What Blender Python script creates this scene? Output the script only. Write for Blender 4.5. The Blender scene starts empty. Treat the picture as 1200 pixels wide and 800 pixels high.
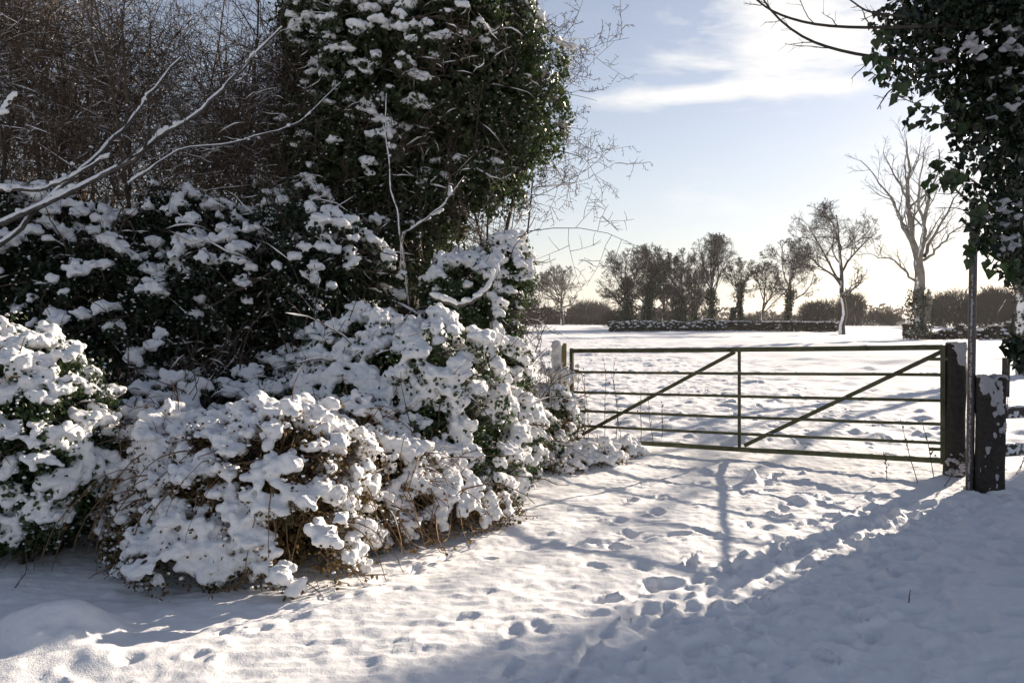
import bpy, math
import numpy as np
from mathutils import Vector

S = bpy.context.scene
COL = S.collection
R = math.radians
rng = np.random.default_rng(11)

# ------------------------------------------------------------------ camera
TILT = R(1.535); FPX = 933.0; CAMZ = 1.5
cam = bpy.data.objects.new('camera', bpy.data.cameras.new('camera'))
COL.objects.link(cam); S.camera = cam
cam.location = (0, 0, CAMZ); cam.rotation_euler = (R(90) - TILT, 0, 0)
cam.data.sensor_width = 36; cam.data.lens = 28.0
cam.data.clip_start = 0.05; cam.data.clip_end = 6000

# ------------------------------------------------------------------ sun and sky
AZ, EL = R(46), R(18)
SUN = Vector((math.sin(AZ)*math.cos(EL), math.cos(AZ)*math.cos(EL), math.sin(EL)))
ld = bpy.data.lights.new('sun', 'SUN'); ld.energy = 5.0; ld.angle = R(0.55); ld.color = (1.0, 0.85, 0.68)
lo = bpy.data.objects.new('sun', ld); COL.objects.link(lo)
lo.rotation_euler = (-SUN).to_track_quat('-Z', 'Y').to_euler()

W = bpy.data.worlds.new('World'); S.world = W; W.use_nodes = True
def build_world():
    nt = W.node_tree; nt.nodes.clear(); N = nt.nodes.new; L = nt.links.new
    out = N('ShaderNodeOutputWorld'); bg = N('ShaderNodeBackground')
    sky = N('ShaderNodeTexSky'); sky.sky_type = 'NISHITA'; sky.sun_disc = False
    sky.sun_elevation = EL; sky.sun_rotation = AZ
    sky.air_density = 1.0; sky.dust_density = 0.35; sky.ozone_density = 1.6; sky.altitude = 50
    bg.inputs['Strength'].default_value = 0.056
    hs = N('ShaderNodeHueSaturation'); hs.inputs['Saturation'].default_value = 0.74; 
    tint = N('ShaderNodeMix'); tint.data_type = 'RGBA'; tint.blend_type = 'MULTIPLY'; tint.inputs['Factor'].default_value = 1; tint.inputs[7].default_value = (1.08, .995, 1.04, 1)
    L(sky.outputs[0], tint.inputs[6]); L(tint.outputs[2], hs.inputs['Color'])
    tc = N('ShaderNodeTexCoord'); sep = N('ShaderNodeSeparateXYZ'); L(tc.outputs['Generated'], sep.inputs[0])
    def M(op, a, b=None, c=None, clamp=False):
        m = N('ShaderNodeMath'); m.operation = op; m.use_clamp = clamp
        for i, v in enumerate((a, b, c)):
            if v is None: continue
            if isinstance(v, (int, float)): m.inputs[i].default_value = v
            else: L(v, m.inputs[i])
        return m.outputs[0]
    yy = M('MAXIMUM', sep.outputs['Y'], 0.02)
    a = M('DIVIDE', sep.outputs['X'], yy); b = M('DIVIDE', sep.outputs['Z'], yy)
    front = M('GREATER_THAN', sep.outputs['Y'], 0.03)
    cmb = N('ShaderNodeCombineXYZ'); L(M('MULTIPLY', a, 2.6), cmb.inputs[0]); L(M('MULTIPLY', b, 9.0), cmb.inputs[1])
    nz = N('ShaderNodeTexNoise'); L(cmb.outputs[0], nz.inputs['Vector'])
    nz.inputs['Scale'].default_value = 2.4; nz.inputs['Detail'].default_value = 9; nz.inputs['Roughness'].default_value = 0.58
    nz.inputs['Distortion'].default_value = 0.4
    def blob(ca, cb, ra, rb, slope=0.0):
        da = M('DIVIDE', M('SUBTRACT', a, ca), ra)
        db = M('DIVIDE', M('SUBTRACT', M('SUBTRACT', b, cb), M('MULTIPLY', M('SUBTRACT', a, ca), slope)), rb)
        q = M('ADD', M('MULTIPLY', da, da), M('MULTIPLY', db, db))
        return M('POWER', 2.718, M('MULTIPLY', q, -1.0))
    m1 = blob(0.27, 0.284, 0.15, 0.013, 0.06)
    m2 = blob(0.345, 0.357, 0.165, 0.064, 0.16)
    m3 = blob(0.66, 0.14, 0.50, 0.11)
    m4 = blob(-0.30, 0.42, 0.3, 0.05)
    reg = M('ADD', M('ADD', M('MULTIPLY', m1, 0.95), M('MULTIPLY', m2, 1.2)), M('ADD', M('MULTIPLY', m3, 0.5), M('MULTIPLY', m4, 0.5)))
    t = M('ADD', M('MULTIPLY', M('SUBTRACT', nz.outputs['Fac'], 0.5), 3.4), M('SUBTRACT', M('MULTIPLY', reg, 1.35), 0.45))
    mask = M('MULTIPLY', M('MULTIPLY', t, 1.15, clamp=True), M('MINIMUM', M('MULTIPLY', reg, 1.8), 0.95))
    mask = M('MULTIPLY', mask, front, clamp=True)
    # low haze and thin veil that brightens the low sky
    veil = M('POWER', 2.718, M('MULTIPLY', M('MAXIMUM', sep.outputs['Z'], 0.0), -6.0))
    mixv = N('ShaderNodeMix'); mixv.data_type = 'RGBA'
    L(M('MULTIPLY', veil, 0.58), mixv.inputs['Factor']); L(hs.outputs[0], mixv.inputs[6]); mixv.inputs[7].default_value = (7.6, 7.1, 6.4, 1)
    mix = N('ShaderNodeMix'); mix.data_type = 'RGBA'
    L(mask, mix.inputs['Factor']); L(mixv.outputs[2], mix.inputs[6]); mix.inputs[7].default_value = (9.0, 8.8, 8.5, 1)
    L(mix.outputs[2], bg.inputs['Color']); L(bg.outputs[0], out.inputs['Surface'])
build_world()
S.view_settings.view_transform = 'Standard'; S.view_settings.look = 'None'
S.view_settings.exposure = 1.12; S.view_settings.gamma = 1
S.render.engine = 'CYCLES'
S.cycles.max_bounces = 7; S.cycles.diffuse_bounces = 3; S.cycles.transparent_max_bounces = 8
S.cycles.transmission_bounces = 2; S.cycles.volume_bounces = 0

# ------------------------------------------------------------------ noise in numpy
def _hash(i, j, k, seed):
    h = (i.astype(np.int64)*374761393 + j.astype(np.int64)*668265263 + k.astype(np.int64)*2147483647 + seed*1274126177) & 0xFFFFFFFF
    h = ((h ^ (h >> 13)) * 1274126177) & 0xFFFFFFFF
    h = (h ^ (h >> 16)) & 0xFFFF
    return h/65535.0*2 - 1
def vnoise2(x, y, seed=0):
    xi = np.floor(x); yi = np.floor(y); fx = x-xi; fy = y-yi
    u = fx*fx*fx*(fx*(fx*6-15)+10); v = fy*fy*fy*(fy*(fy*6-15)+10)
    z = np.zeros_like(xi)
    a = _hash(xi, yi, z, seed); b = _hash(xi+1, yi, z, seed); c = _hash(xi, yi+1, z, seed); d = _hash(xi+1, yi+1, z, seed)
    return (a*(1-u)+b*u)*(1-v) + (c*(1-u)+d*u)*v
def fbm2(x, y, octv=4, seed=0, gain=.5):
    s = 0; amp = 1; f = 1
    for o in range(octv):
        ca, sa = math.cos(.6*o+.3), math.sin(.6*o+.3)
        s = s + amp*vnoise2((x*ca-y*sa)*f, (x*sa+y*ca)*f, seed+o*17); amp *= gain; f *= 2.03
    return s
def vnoise3(p, seed=0):
    i = np.floor(p); f = p-i; u = f*f*(3-2*f); r = 0
    for dx in (0, 1):
        for dy in (0, 1):
            for dz in (0, 1):
                w = (u[:, 0] if dx else 1-u[:, 0])*(u[:, 1] if dy else 1-u[:, 1])*(u[:, 2] if dz else 1-u[:, 2])
                r = r + w*_hash(i[:, 0]+dx, i[:, 1]+dy, i[:, 2]+dz, seed)
    return r
def unit(v): return v/np.maximum(np.linalg.norm(v, axis=-1, keepdims=True), 1e-9)
def rdir(n): return unit(rng.normal(size=(n, 3)))
def sstep(a, b, x):
    t = np.clip((x-a)/(b-a), 0, 1); return t*t*(3-2*t)

# point on the ray through a photo position at forward distance Y
def P(px, py, Y):
    a = (px-600)/FPX; b = (400-py)/FPX
    d = np.array([a, math.cos(TILT)+b*math.sin(TILT), -math.sin(TILT)+b*math.cos(TILT)])
    return np.array([0, 0, CAMZ]) + d*(Y/d[1])
def G(px, py, z=0.0):
    a = (px-600)/FPX; b = (400-py)/FPX
    d = np.array([a, math.cos(TILT)+b*math.sin(TILT), -math.sin(TILT)+b*math.cos(TILT)])
    t = (z-CAMZ)/d[2]; return d[0]*t, d[1]*t

# ------------------------------------------------------------------ object helpers
def tag(o, label=None, cat=None, group=None, kind=None):
    if label: o['label'] = label
    if cat: o['category'] = cat
    if group: o['group'] = group
    if kind: o['kind'] = kind
    return o
def thing(name, label, cat, loc, group=None):
    o = bpy.data.objects.new(name, None); COL.objects.link(o); o.location = tuple(float(v) for v in loc)
    o.empty_display_size = .2
    return tag(o, label, cat, group)
def make(name, parts, mat, parent=None, smooth=False):
    parts = [p for p in parts if p is not None and len(p[0]) and len(p[1])]
    if not parts: return None
    Vs, idx, tot, off = [], [], [], 0
    for V, F in parts:
        F = np.asarray(F); Vs.append(np.asarray(V, float)); idx.append((F+off).ravel()); tot.append(np.full(len(F), F.shape[1])); off += len(V)
    V = np.concatenate(Vs); idx = np.concatenate(idx).astype(np.int32); tot = np.concatenate(tot).astype(np.int32)
    if parent is not None: V = V - offset(parent)
    me = bpy.data.meshes.new(name)
    me.vertices.add(len(V)); me.vertices.foreach_set('co', V.astype(np.float32).ravel())
    me.loops.add(len(idx)); me.loops.foreach_set('vertex_index', idx)
    me.polygons.add(len(tot)); st = np.concatenate([[0], np.cumsum(tot)[:-1]]).astype(np.int32)
    me.polygons.foreach_set('loop_start', st); me.polygons.foreach_set('loop_total', tot)
    me.polygons.foreach_set('use_smooth', np.full(len(tot), smooth, bool))
    me.update(calc_edges=True)
    if mat: me.materials.append(mat)
    o = bpy.data.objects.new(name, me); COL.objects.link(o)
    if parent is not None: o.parent = parent
    return o
def offset(o):
    v = np.zeros(3)
    while o is not None:
        v = v + np.array(o.location); o = o.parent
    return v

# ------------------------------------------------------------------ shape helpers
def tubes(Pl, Rd, sides=4):
    """Pl (N,K,3), Rd (N,K) -> tapered tubes"""
    N_, K, _ = Pl.shape
    if N_ == 0: return None
    T = np.empty_like(Pl); T[:, 1:-1] = Pl[:, 2:]-Pl[:, :-2]; T[:, 0] = Pl[:, 1]-Pl[:, 0]; T[:, -1] = Pl[:, -1]-Pl[:, -2]; T = unit(T)
    ov = unit(Pl[:, -1]-Pl[:, 0]); ref = np.where(np.abs(ov[:, 2:3]) > .8, np.array([[1., 0, 0]]), np.array([[0, 0, 1.]]))
    ref = np.repeat(ref[:, None], K, 1)
    U = unit(np.cross(T, ref)); Vv = np.cross(T, U)
    ang = np.arange(sides)*2*math.pi/sides
    V = Pl[:, :, None] + Rd[:, :, None, None]*(np.cos(ang)[None, None, :, None]*U[:, :, None] + np.sin(ang)[None, None, :, None]*Vv[:, :, None])
    base = (np.arange(N_)*K*sides)[:, None, None]; k = (np.arange(K-1)*sides)[None, :, None]; s = np.arange(sides)[None, None, :]; s2 = (s+1) % sides
    F = np.stack([base+k+s, base+k+s2, base+k+sides+s2, base+k+sides+s], -1).reshape(-1, 4)
    return V.reshape(-1, 3), F
def box(c, sx, sy, sz, ax=None, ay=None, az=None):
    ax = np.array(ax if ax is not None else (1, 0, 0), float); ay = np.array(ay if ay is not None else (0, 1, 0), float); az = np.array(az if az is not None else (0, 0, 1), float)
    s = np.array([[-1, -1, -1], [1, -1, -1], [1, 1, -1], [-1, 1, -1], [-1, -1, 1], [1, -1, 1], [1, 1, 1], [-1, 1, 1]])*.5
    V = np.array(c) + s[:, :1]*sx*ax + s[:, 1:2]*sy*ay + s[:, 2:]*sz*az
    return V, np.array([[0, 3, 2, 1], [4, 5, 6, 7], [0, 1, 5, 4], [1, 2, 6, 5], [2, 3, 7, 6], [3, 0, 4, 7]])
def _ico(sub):
    t = (1+5**.5)/2
    v = [(-1, t, 0), (1, t, 0), (-1, -t, 0), (1, -t, 0), (0, -1, t), (0, 1, t), (0, -1, -t), (0, 1, -t), (t, 0, -1), (t, 0, 1), (-t, 0, -1), (-t, 0, 1)]
    f = [(0, 11, 5), (0, 5, 1), (0, 1, 7), (0, 7, 10), (0, 10, 11), (1, 5, 9), (5, 11, 4), (11, 10, 2), (10, 7, 6), (7, 1, 8), (3, 9, 4), (3, 4, 2), (3, 2, 6), (3, 6, 8), (3, 8, 9), (4, 9, 5), (2, 4, 11), (6, 2, 10), (8, 6, 7), (9, 8, 1)]
    v = [np.array(a)/np.linalg.norm(a) for a in v]
    for _ in range(sub):
        c = {}; nf = []
        def mid(a, b):
            k = (min(a, b), max(a, b))
            if k not in c: m = v[a]+v[b]; v.append(m/np.linalg.norm(m)); c[k] = len(v)-1
            return c[k]
        for a, b, d in f:
            ab, bd, da = mid(a, b), mid(b, d), mid(d, a); nf += [(a, ab, da), (b, bd, ab), (d, da, bd), (ab, bd, da)]
        f = nf
    return np.array(v), np.array(f)
ICO1 = _ico(1); ICO2 = _ico(2); ICO0 = _ico(0)
def balls(C, Rr, tmpl=ICO1, squash=.8, jitter=.18):
    n = len(C)
    if n == 0: return None
    tv, tf = tmpl
    k = len(tv)
    rad = np.asarray(Rr)[:, None]*(1+jitter*rng.normal(size=(n, k)))
    sc = np.stack([rng.uniform(.8, 1.25, n), rng.uniform(.8, 1.25, n), np.full(n, squash)], -1)
    V = C[:, None] + rad[..., None]*tv[None]*sc[:, None]
    F = (tf[None] + (np.arange(n)*k)[:, None, None]).reshape(-1, 3)
    return V.reshape(-1, 3), F
def remeshed(name, parts, voxel, mat, parent, rough=.012, freq=16.0, seed=3, smooth_it=1):
    parts = [p for p in parts if p is not None]
    o = make('tmp', parts, None)
    m = o.modifiers.new('r', 'REMESH'); m.mode = 'VOXEL'; m.voxel_size = voxel; m.adaptivity = 0
    s = o.modifiers.new('s', 'SMOOTH'); s.factor = .6; s.iterations = smooth_it
    dg = bpy.context.evaluated_depsgraph_get()
    me = bpy.data.meshes.new_from_object(o.evaluated_get(dg))
    bpy.data.objects.remove(o)
    n = len(me.vertices); co = np.empty(n*3, np.float32); me.vertices.foreach_get('co', co); co = co.reshape(-1, 3).astype(float)
    no = np.empty(n*3, np.float32); me.vertices.foreach_get('normal', no); no = no.reshape(-1, 3)
    d = vnoise3(co*freq, seed)*.55 + vnoise3(co*freq*2.3, seed+5)*.45 + vnoise3(co*freq*4.7, seed+9)*.35
    co = co + no*(d*rough)[:, None]
    if parent is not None: co = co - offset(parent)
    me.vertices.foreach_set('co', co.astype(np.float32).ravel())
    me.polygons.foreach_set('use_smooth', np.ones(len(me.polygons), bool)); me.update()
    me.materials.clear(); me.materials.append(mat); me.name = name
    r = bpy.data.objects.new(name, me); COL.objects.link(r)
    if parent is not None: r.parent = parent
    tag(r, kind='stuff')
    return r
LEAF_Q = (np.array([[0, 0, 0], [-.42, .45, .12], [0, 1, -.05], [.42, .45, .12]]), np.array([[0, 1, 2], [0, 2, 3]]))
LEAF_IVY = (np.array([[0, 0, 0], [-.22, -.10, .02], [-.42, .04, .05], [-.50, .24, .06], [-.36, .40, .03], [-.25, .62, .02], [0, 1.0, -.10], [.25, .62, .02], [.36, .40, .03], [.50, .24, .06], [.42, .04, .05], [.22, -.10, .02], [0, .33, -.05]]),
            np.array([[12, k, (k+1) % 12] for k in range(12)]))
def leaves(C, Nrm, size, tmpl=LEAF_Q, droop=.6):
    n = len(C)
    if n == 0: return None
    Nn = unit(Nrm + rng.normal(size=(n, 3))*.45)
    tip = rng.normal(size=(n, 3)); tip[:, 2] -= droop*2
    tip = unit(tip - Nn*(tip*Nn).sum(1, keepdims=True)); side = np.cross(tip, Nn)
    tv, tf = tmpl; s = np.asarray(size)[:, None, None]
    V = C[:, None] + s*(tv[None, :, :1]*side[:, None] + tv[None, :, 1:2]*tip[:, None] + tv[None, :, 2:]*Nn[:, None]*rng.uniform(.4, 2, (n, 1, 1)))
    F = (tf[None]+(np.arange(n)*len(tv))[:, None, None]).reshape(-1, 3)
    return V.reshape(-1, 3), F

def polyline(start, d, length, K, wig, trop):
    n = len(start); Pl = np.empty((n, K, 3)); Pl[:, 0] = start; d = d.copy(); step = (length/(K-1))[:, None]
    for k in range(1, K):
        d = unit(d + rng.normal(size=(n, 3))*wig + np.array([0, 0, trop])); Pl[:, k] = Pl[:, k-1]+d*step
    return Pl
def interp(Pl, Rd, idx, t):
    K = Pl.shape[1]; f = t*(K-1); i = np.minimum(f.astype(int), K-2); w = (f-i)[:, None]
    p = Pl[idx, i]*(1-w)+Pl[idx, i+1]*w; r = Rd[idx, i]*(1-w[:, 0])+Rd[idx, i+1]*w[:, 0]
    return p, unit(Pl[idx, i+1]-Pl[idx, i]), r
def branch(Pl, Rd, n, t0, t1, amin, amax, length, K, wig, trop, rr=.6, env=None, bias=None, rmin=.004, tipr=.35):
    m = len(Pl); idx = np.repeat(np.arange(m), n)
    t = (np.tile(np.arange(n), m)+rng.random(m*n))/n; t = t0+(t1-t0)*t
    p, tan, r = interp(Pl, Rd, idx, t)
    a = np.radians(rng.uniform(amin, amax, m*n)); ax = unit(np.cross(tan, rdir(m*n)))
    d = tan*np.cos(a)[:, None]+ax*np.sin(a)[:, None]
    if bias is not None: d = unit(d+np.array(bias))
    plen = np.linalg.norm(Pl[:, -1]-Pl[:, 0], axis=1)[idx]
    ln = length*plen*(1.15-.6*t)*rng.uniform(.6, 1.15, m*n)
    if env is not None:
        c, e = env; q = (p-c)/e; dd = d/e
        A = (dd*dd).sum(1); B = (q*dd).sum(1); C_ = (q*q).sum(1)-1; disc = np.maximum(B*B-A*C_, 0)
        dist = (-B+np.sqrt(disc))/A
        ln = np.minimum(ln, np.maximum(dist, .04*plen)*rng.uniform(.75, 1.05, m*n))
    Q = polyline(p, d, ln, K, wig, trop)
    r0 = np.maximum(r*rr*rng.uniform(.8, 1.1, m*n), rmin)
    RR = r0[:, None]*np.linspace(1, tipr, K)[None]
    return Q, np.maximum(RR, rmin*.6)
def snow_strips(Pl, Rd, prob, k=1.0, add=.006, flat=.75):
    """snow lying along the upper side of branches that are not too steep"""
    T = unit(Pl[:, -1]-Pl[:, 0]); keep = (np.abs(T[:, 2]) < flat) & (rng.random(len(Pl)) < prob)
    if not keep.any(): return None
    Q = Pl[keep].copy(); r = np.minimum(Rd[keep]*k+add, .028)
    n, K = r.shape
    prof = np.clip(.45+.6*rng.random((n, K)), 0, 1.2)
    tz = np.abs(unit(np.gradient(Q, axis=1))[..., 2]); prof = prof*np.clip((flat+.08-tz)/.35, 0, 1)
    u = np.arange(K)[None]/K; ph = rng.random((n, 1))*6.28; prof = prof*np.clip(.5+1.1*np.sin(u*rng.uniform(6, 14, (n, 1))+ph), .0, 1)
    prof[:, 0] = .0; prof[:, -1] = .0; prof = np.maximum(prof, .02)
    r = r*prof; Q[:, :, 2] += Rd[keep]*.75+r*.45
    return tubes(Q, r, 5)

# ------------------------------------------------------------------ materials
def mat_new(name):
    m = bpy.data.materials.new(name); m.use_nodes = True; nt = m.node_tree; nt.nodes.clear()
    out = nt.nodes.new('ShaderNodeOutputMaterial'); b = nt.nodes.new('ShaderNodeBsdfPrincipled'); nt.links.new(b.outputs[0], out.inputs['Surface'])
    return m, nt, b, out
def noise_node(nt, scale, detail=4, rough=.55, vec=None):
    n = nt.nodes.new('ShaderNodeTexNoise'); n.inputs['Scale'].default_value = scale; n.inputs['Detail'].default_value = detail; n.inputs['Roughness'].default_value = rough
    if vec is None:
        g = nt.nodes.new('ShaderNodeNewGeometry'); vec = g.outputs['Position']
    nt.links.new(vec, n.inputs['Vector']); return n
def ramp(nt, fac, stops):
    r = nt.nodes.new('ShaderNodeValToRGB'); nt.links.new(fac, r.inputs[0]); e = r.color_ramp.elements
    while len(e) < len(stops): e.new(.5)
    for el, (p, c) in zip(e, stops): el.position = p; el.color = (*c, 1)
    return r.outputs[0]
def bump(nt, b, h, strength, dist):
    n = nt.nodes.new('ShaderNodeBump'); n.inputs['Strength'].default_value = strength; n.inputs['Distance'].default_value = dist
    nt.links.new(h, n.inputs['Height']); nt.links.new(n.outputs[0], b.inputs['Normal']); return n
def add_h(nt, a, b, wa, wb):
    m1 = nt.nodes.new('ShaderNodeMath'); m1.operation = 'MULTIPLY'; nt.links.new(a, m1.inputs[0]); m1.inputs[1].default_value = wa
    m2 = nt.nodes.new('ShaderNodeMath'); m2.operation = 'MULTIPLY_ADD'; nt.links.new(b, m2.inputs[0]); m2.inputs[1].default_value = wb; nt.links.new(m1.outputs[0], m2.inputs[2])
    return m2.outputs[0]
def snow_mat(name, c=(.83, .83, .845), s1=22, s2=140, st=.5, dist=.012):
    m, nt, b, _ = mat_new(name)
    a = noise_node(nt, s1, 4); g = noise_node(nt, s2, 3)
    col = ramp(nt, a.outputs[0], [(.3, tuple(v*.965 for v in c)), (.7, c)])
    nt.links.new(col, b.inputs['Base Color']); b.inputs['Roughness'].default_value = .75
    b.inputs['Specular IOR Level'].default_value = .25
    bump(nt, b, add_h(nt, a.outputs[0], g.outputs[0], 1.0, .35), st, dist)
    return m
def leaf_mat(name, c1, c2, rough=.38, trans=.25, spec=.5, sc=9):
    m, nt, b, out = mat_new(name)
    a = noise_node(nt, sc, 3); col = ramp(nt, a.outputs[0], [(.3, c1), (.68, c2)])
    nt.links.new(col, b.inputs['Base Color']); b.inputs['Roughness'].default_value = rough; b.inputs['Specular IOR Level'].default_value = spec
    t = nt.nodes.new('ShaderNodeBsdfTranslucent'); hs = nt.nodes.new('ShaderNodeHueSaturation'); hs.inputs['Value'].default_value = 1.5
    nt.links.new(col, hs.inputs['Color']); nt.links.new(hs.outputs[0], t.inputs['Color'])
    mx = nt.nodes.new('ShaderNodeMixShader'); mx.inputs[0].default_value = trans
    nt.links.new(b.outputs[0], mx.inputs[1]); nt.links.new(t.outputs[0], mx.inputs[2]); nt.links.new(mx.outputs[0], out.inputs['Surface'])
    return m
def bark_mat(name, c1, c2, sc=14, snow=None, bs=.4):
    """bark; snow=(direction, threshold): snow blown onto one side of the bark"""
    m, nt, b, out = mat_new(name)
    a = noise_node(nt, sc, 5, .65); col = ramp(nt, a.outputs[0], [(.32, c1), (.7, c2)])
    b.inputs['Roughness'].default_value = .85
    if snow:
        g = nt.nodes.new('ShaderNodeNewGeometry'); d = nt.nodes.new('ShaderNodeVectorMath'); d.operation = 'DOT_PRODUCT'
        nt.links.new(g.outputs['Normal'], d.inputs[0]); v = Vector(snow[0]).normalized(); d.inputs[1].default_value = v
        n2 = noise_node(nt, snow[2], 4, .6)
        ad = nt.nodes.new('ShaderNodeMath'); ad.operation = 'MULTIPLY_ADD'; nt.links.new(n2.outputs[0], ad.inputs[0]); ad.inputs[1].default_value = 1.6; nt.links.new(d.outputs['Value'], ad.inputs[2])
        mr = nt.nodes.new('ShaderNodeMapRange'); nt.links.new(ad.outputs[0], mr.inputs[0]); mr.inputs[1].default_value = snow[1]; mr.inputs[2].default_value = snow[1]+.12
        mx = nt.nodes.new('ShaderNodeMix'); mx.data_type = 'RGBA'; nt.links.new(mr.outputs[0], mx.inputs['Factor']); nt.links.new(col, mx.inputs[6]); mx.inputs[7].default_value = (.8, .8, .82, 1)
        col = mx.outputs[2]
    nt.links.new(col, b.inputs['Base Color']); bump(nt, b, a.outputs[0], bs, .01)
    return m
MSNOW = snow_mat('snow_ground', s1=17, s2=150, st=.5, dist=.016)
MSNOWB = snow_mat('snow_on_plants', c=(.82, .82, .83), s1=45, s2=190, st=.8, dist=.010)
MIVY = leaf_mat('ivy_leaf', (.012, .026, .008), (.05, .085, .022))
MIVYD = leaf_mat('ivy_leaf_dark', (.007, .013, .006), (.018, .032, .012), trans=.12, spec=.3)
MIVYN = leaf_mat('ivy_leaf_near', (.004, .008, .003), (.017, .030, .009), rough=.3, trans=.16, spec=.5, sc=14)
MIVYM = leaf_mat('ivy_leaf_mid', (.010, .020, .006), (.045, .070, .018), rough=.33, trans=.3)
MBRAM = leaf_mat('bramble_leaf', (.035, .040, .014), (.17, .105, .045), rough=.6, trans=.3, spec=.25)
MTWIG = bark_mat('twig_brown', (.045, .03, .022), (.11, .075, .055), 30)
MTWIGR = bark_mat('stem_tan', (.11, .065, .035), (.24, .15, .085), 30)
MTHK = bark_mat('thicket_bark', (.022, .018, .014), (.07, .055, .042), 25)
MTHB = bark_mat('thicket_twig', (.038, .026, .018), (.115, .078, .05), 4)
MLIMB = bark_mat('limb_bark', (.04, .035, .03), (.13, .12, .105), 18, ((-.3, -.55, .75), 1.18, 7))
MFAR = bark_mat('field_tree_bark', (.035, .028, .022), (.085, .07, .055), 3, ((-.85, -.5, .1), 1.72, .8))
MPALE = bark_mat('pale_tree_bark', (.11, .10, .085), (.24, .22, .19), 2, ((-.85, -.5, .1), 1.82, .9))
MFTW = bark_mat('field_twig', (.028, .020, .015), (.062, .045, .034), 2)
MFIVY = leaf_mat('field_ivy', (.012, .02, .010), (.035, .05, .022), rough=.6, trans=.1, spec=.2, sc=.8)
MHEDB = leaf_mat('hedge_brown', (.035, .025, .018), (.085, .06, .042), rough=.8, trans=.1, spec=.1, sc=1.2)
MRIME = snow_mat('rime_on_wood', c=(.40, .39, .41), s1=60, s2=220, st=.9, dist=.008)
MWOODP = bark_mat('old_gatepost', (.010, .008, .007), (.042, .033, .027), 30, None, 1.0)

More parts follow.
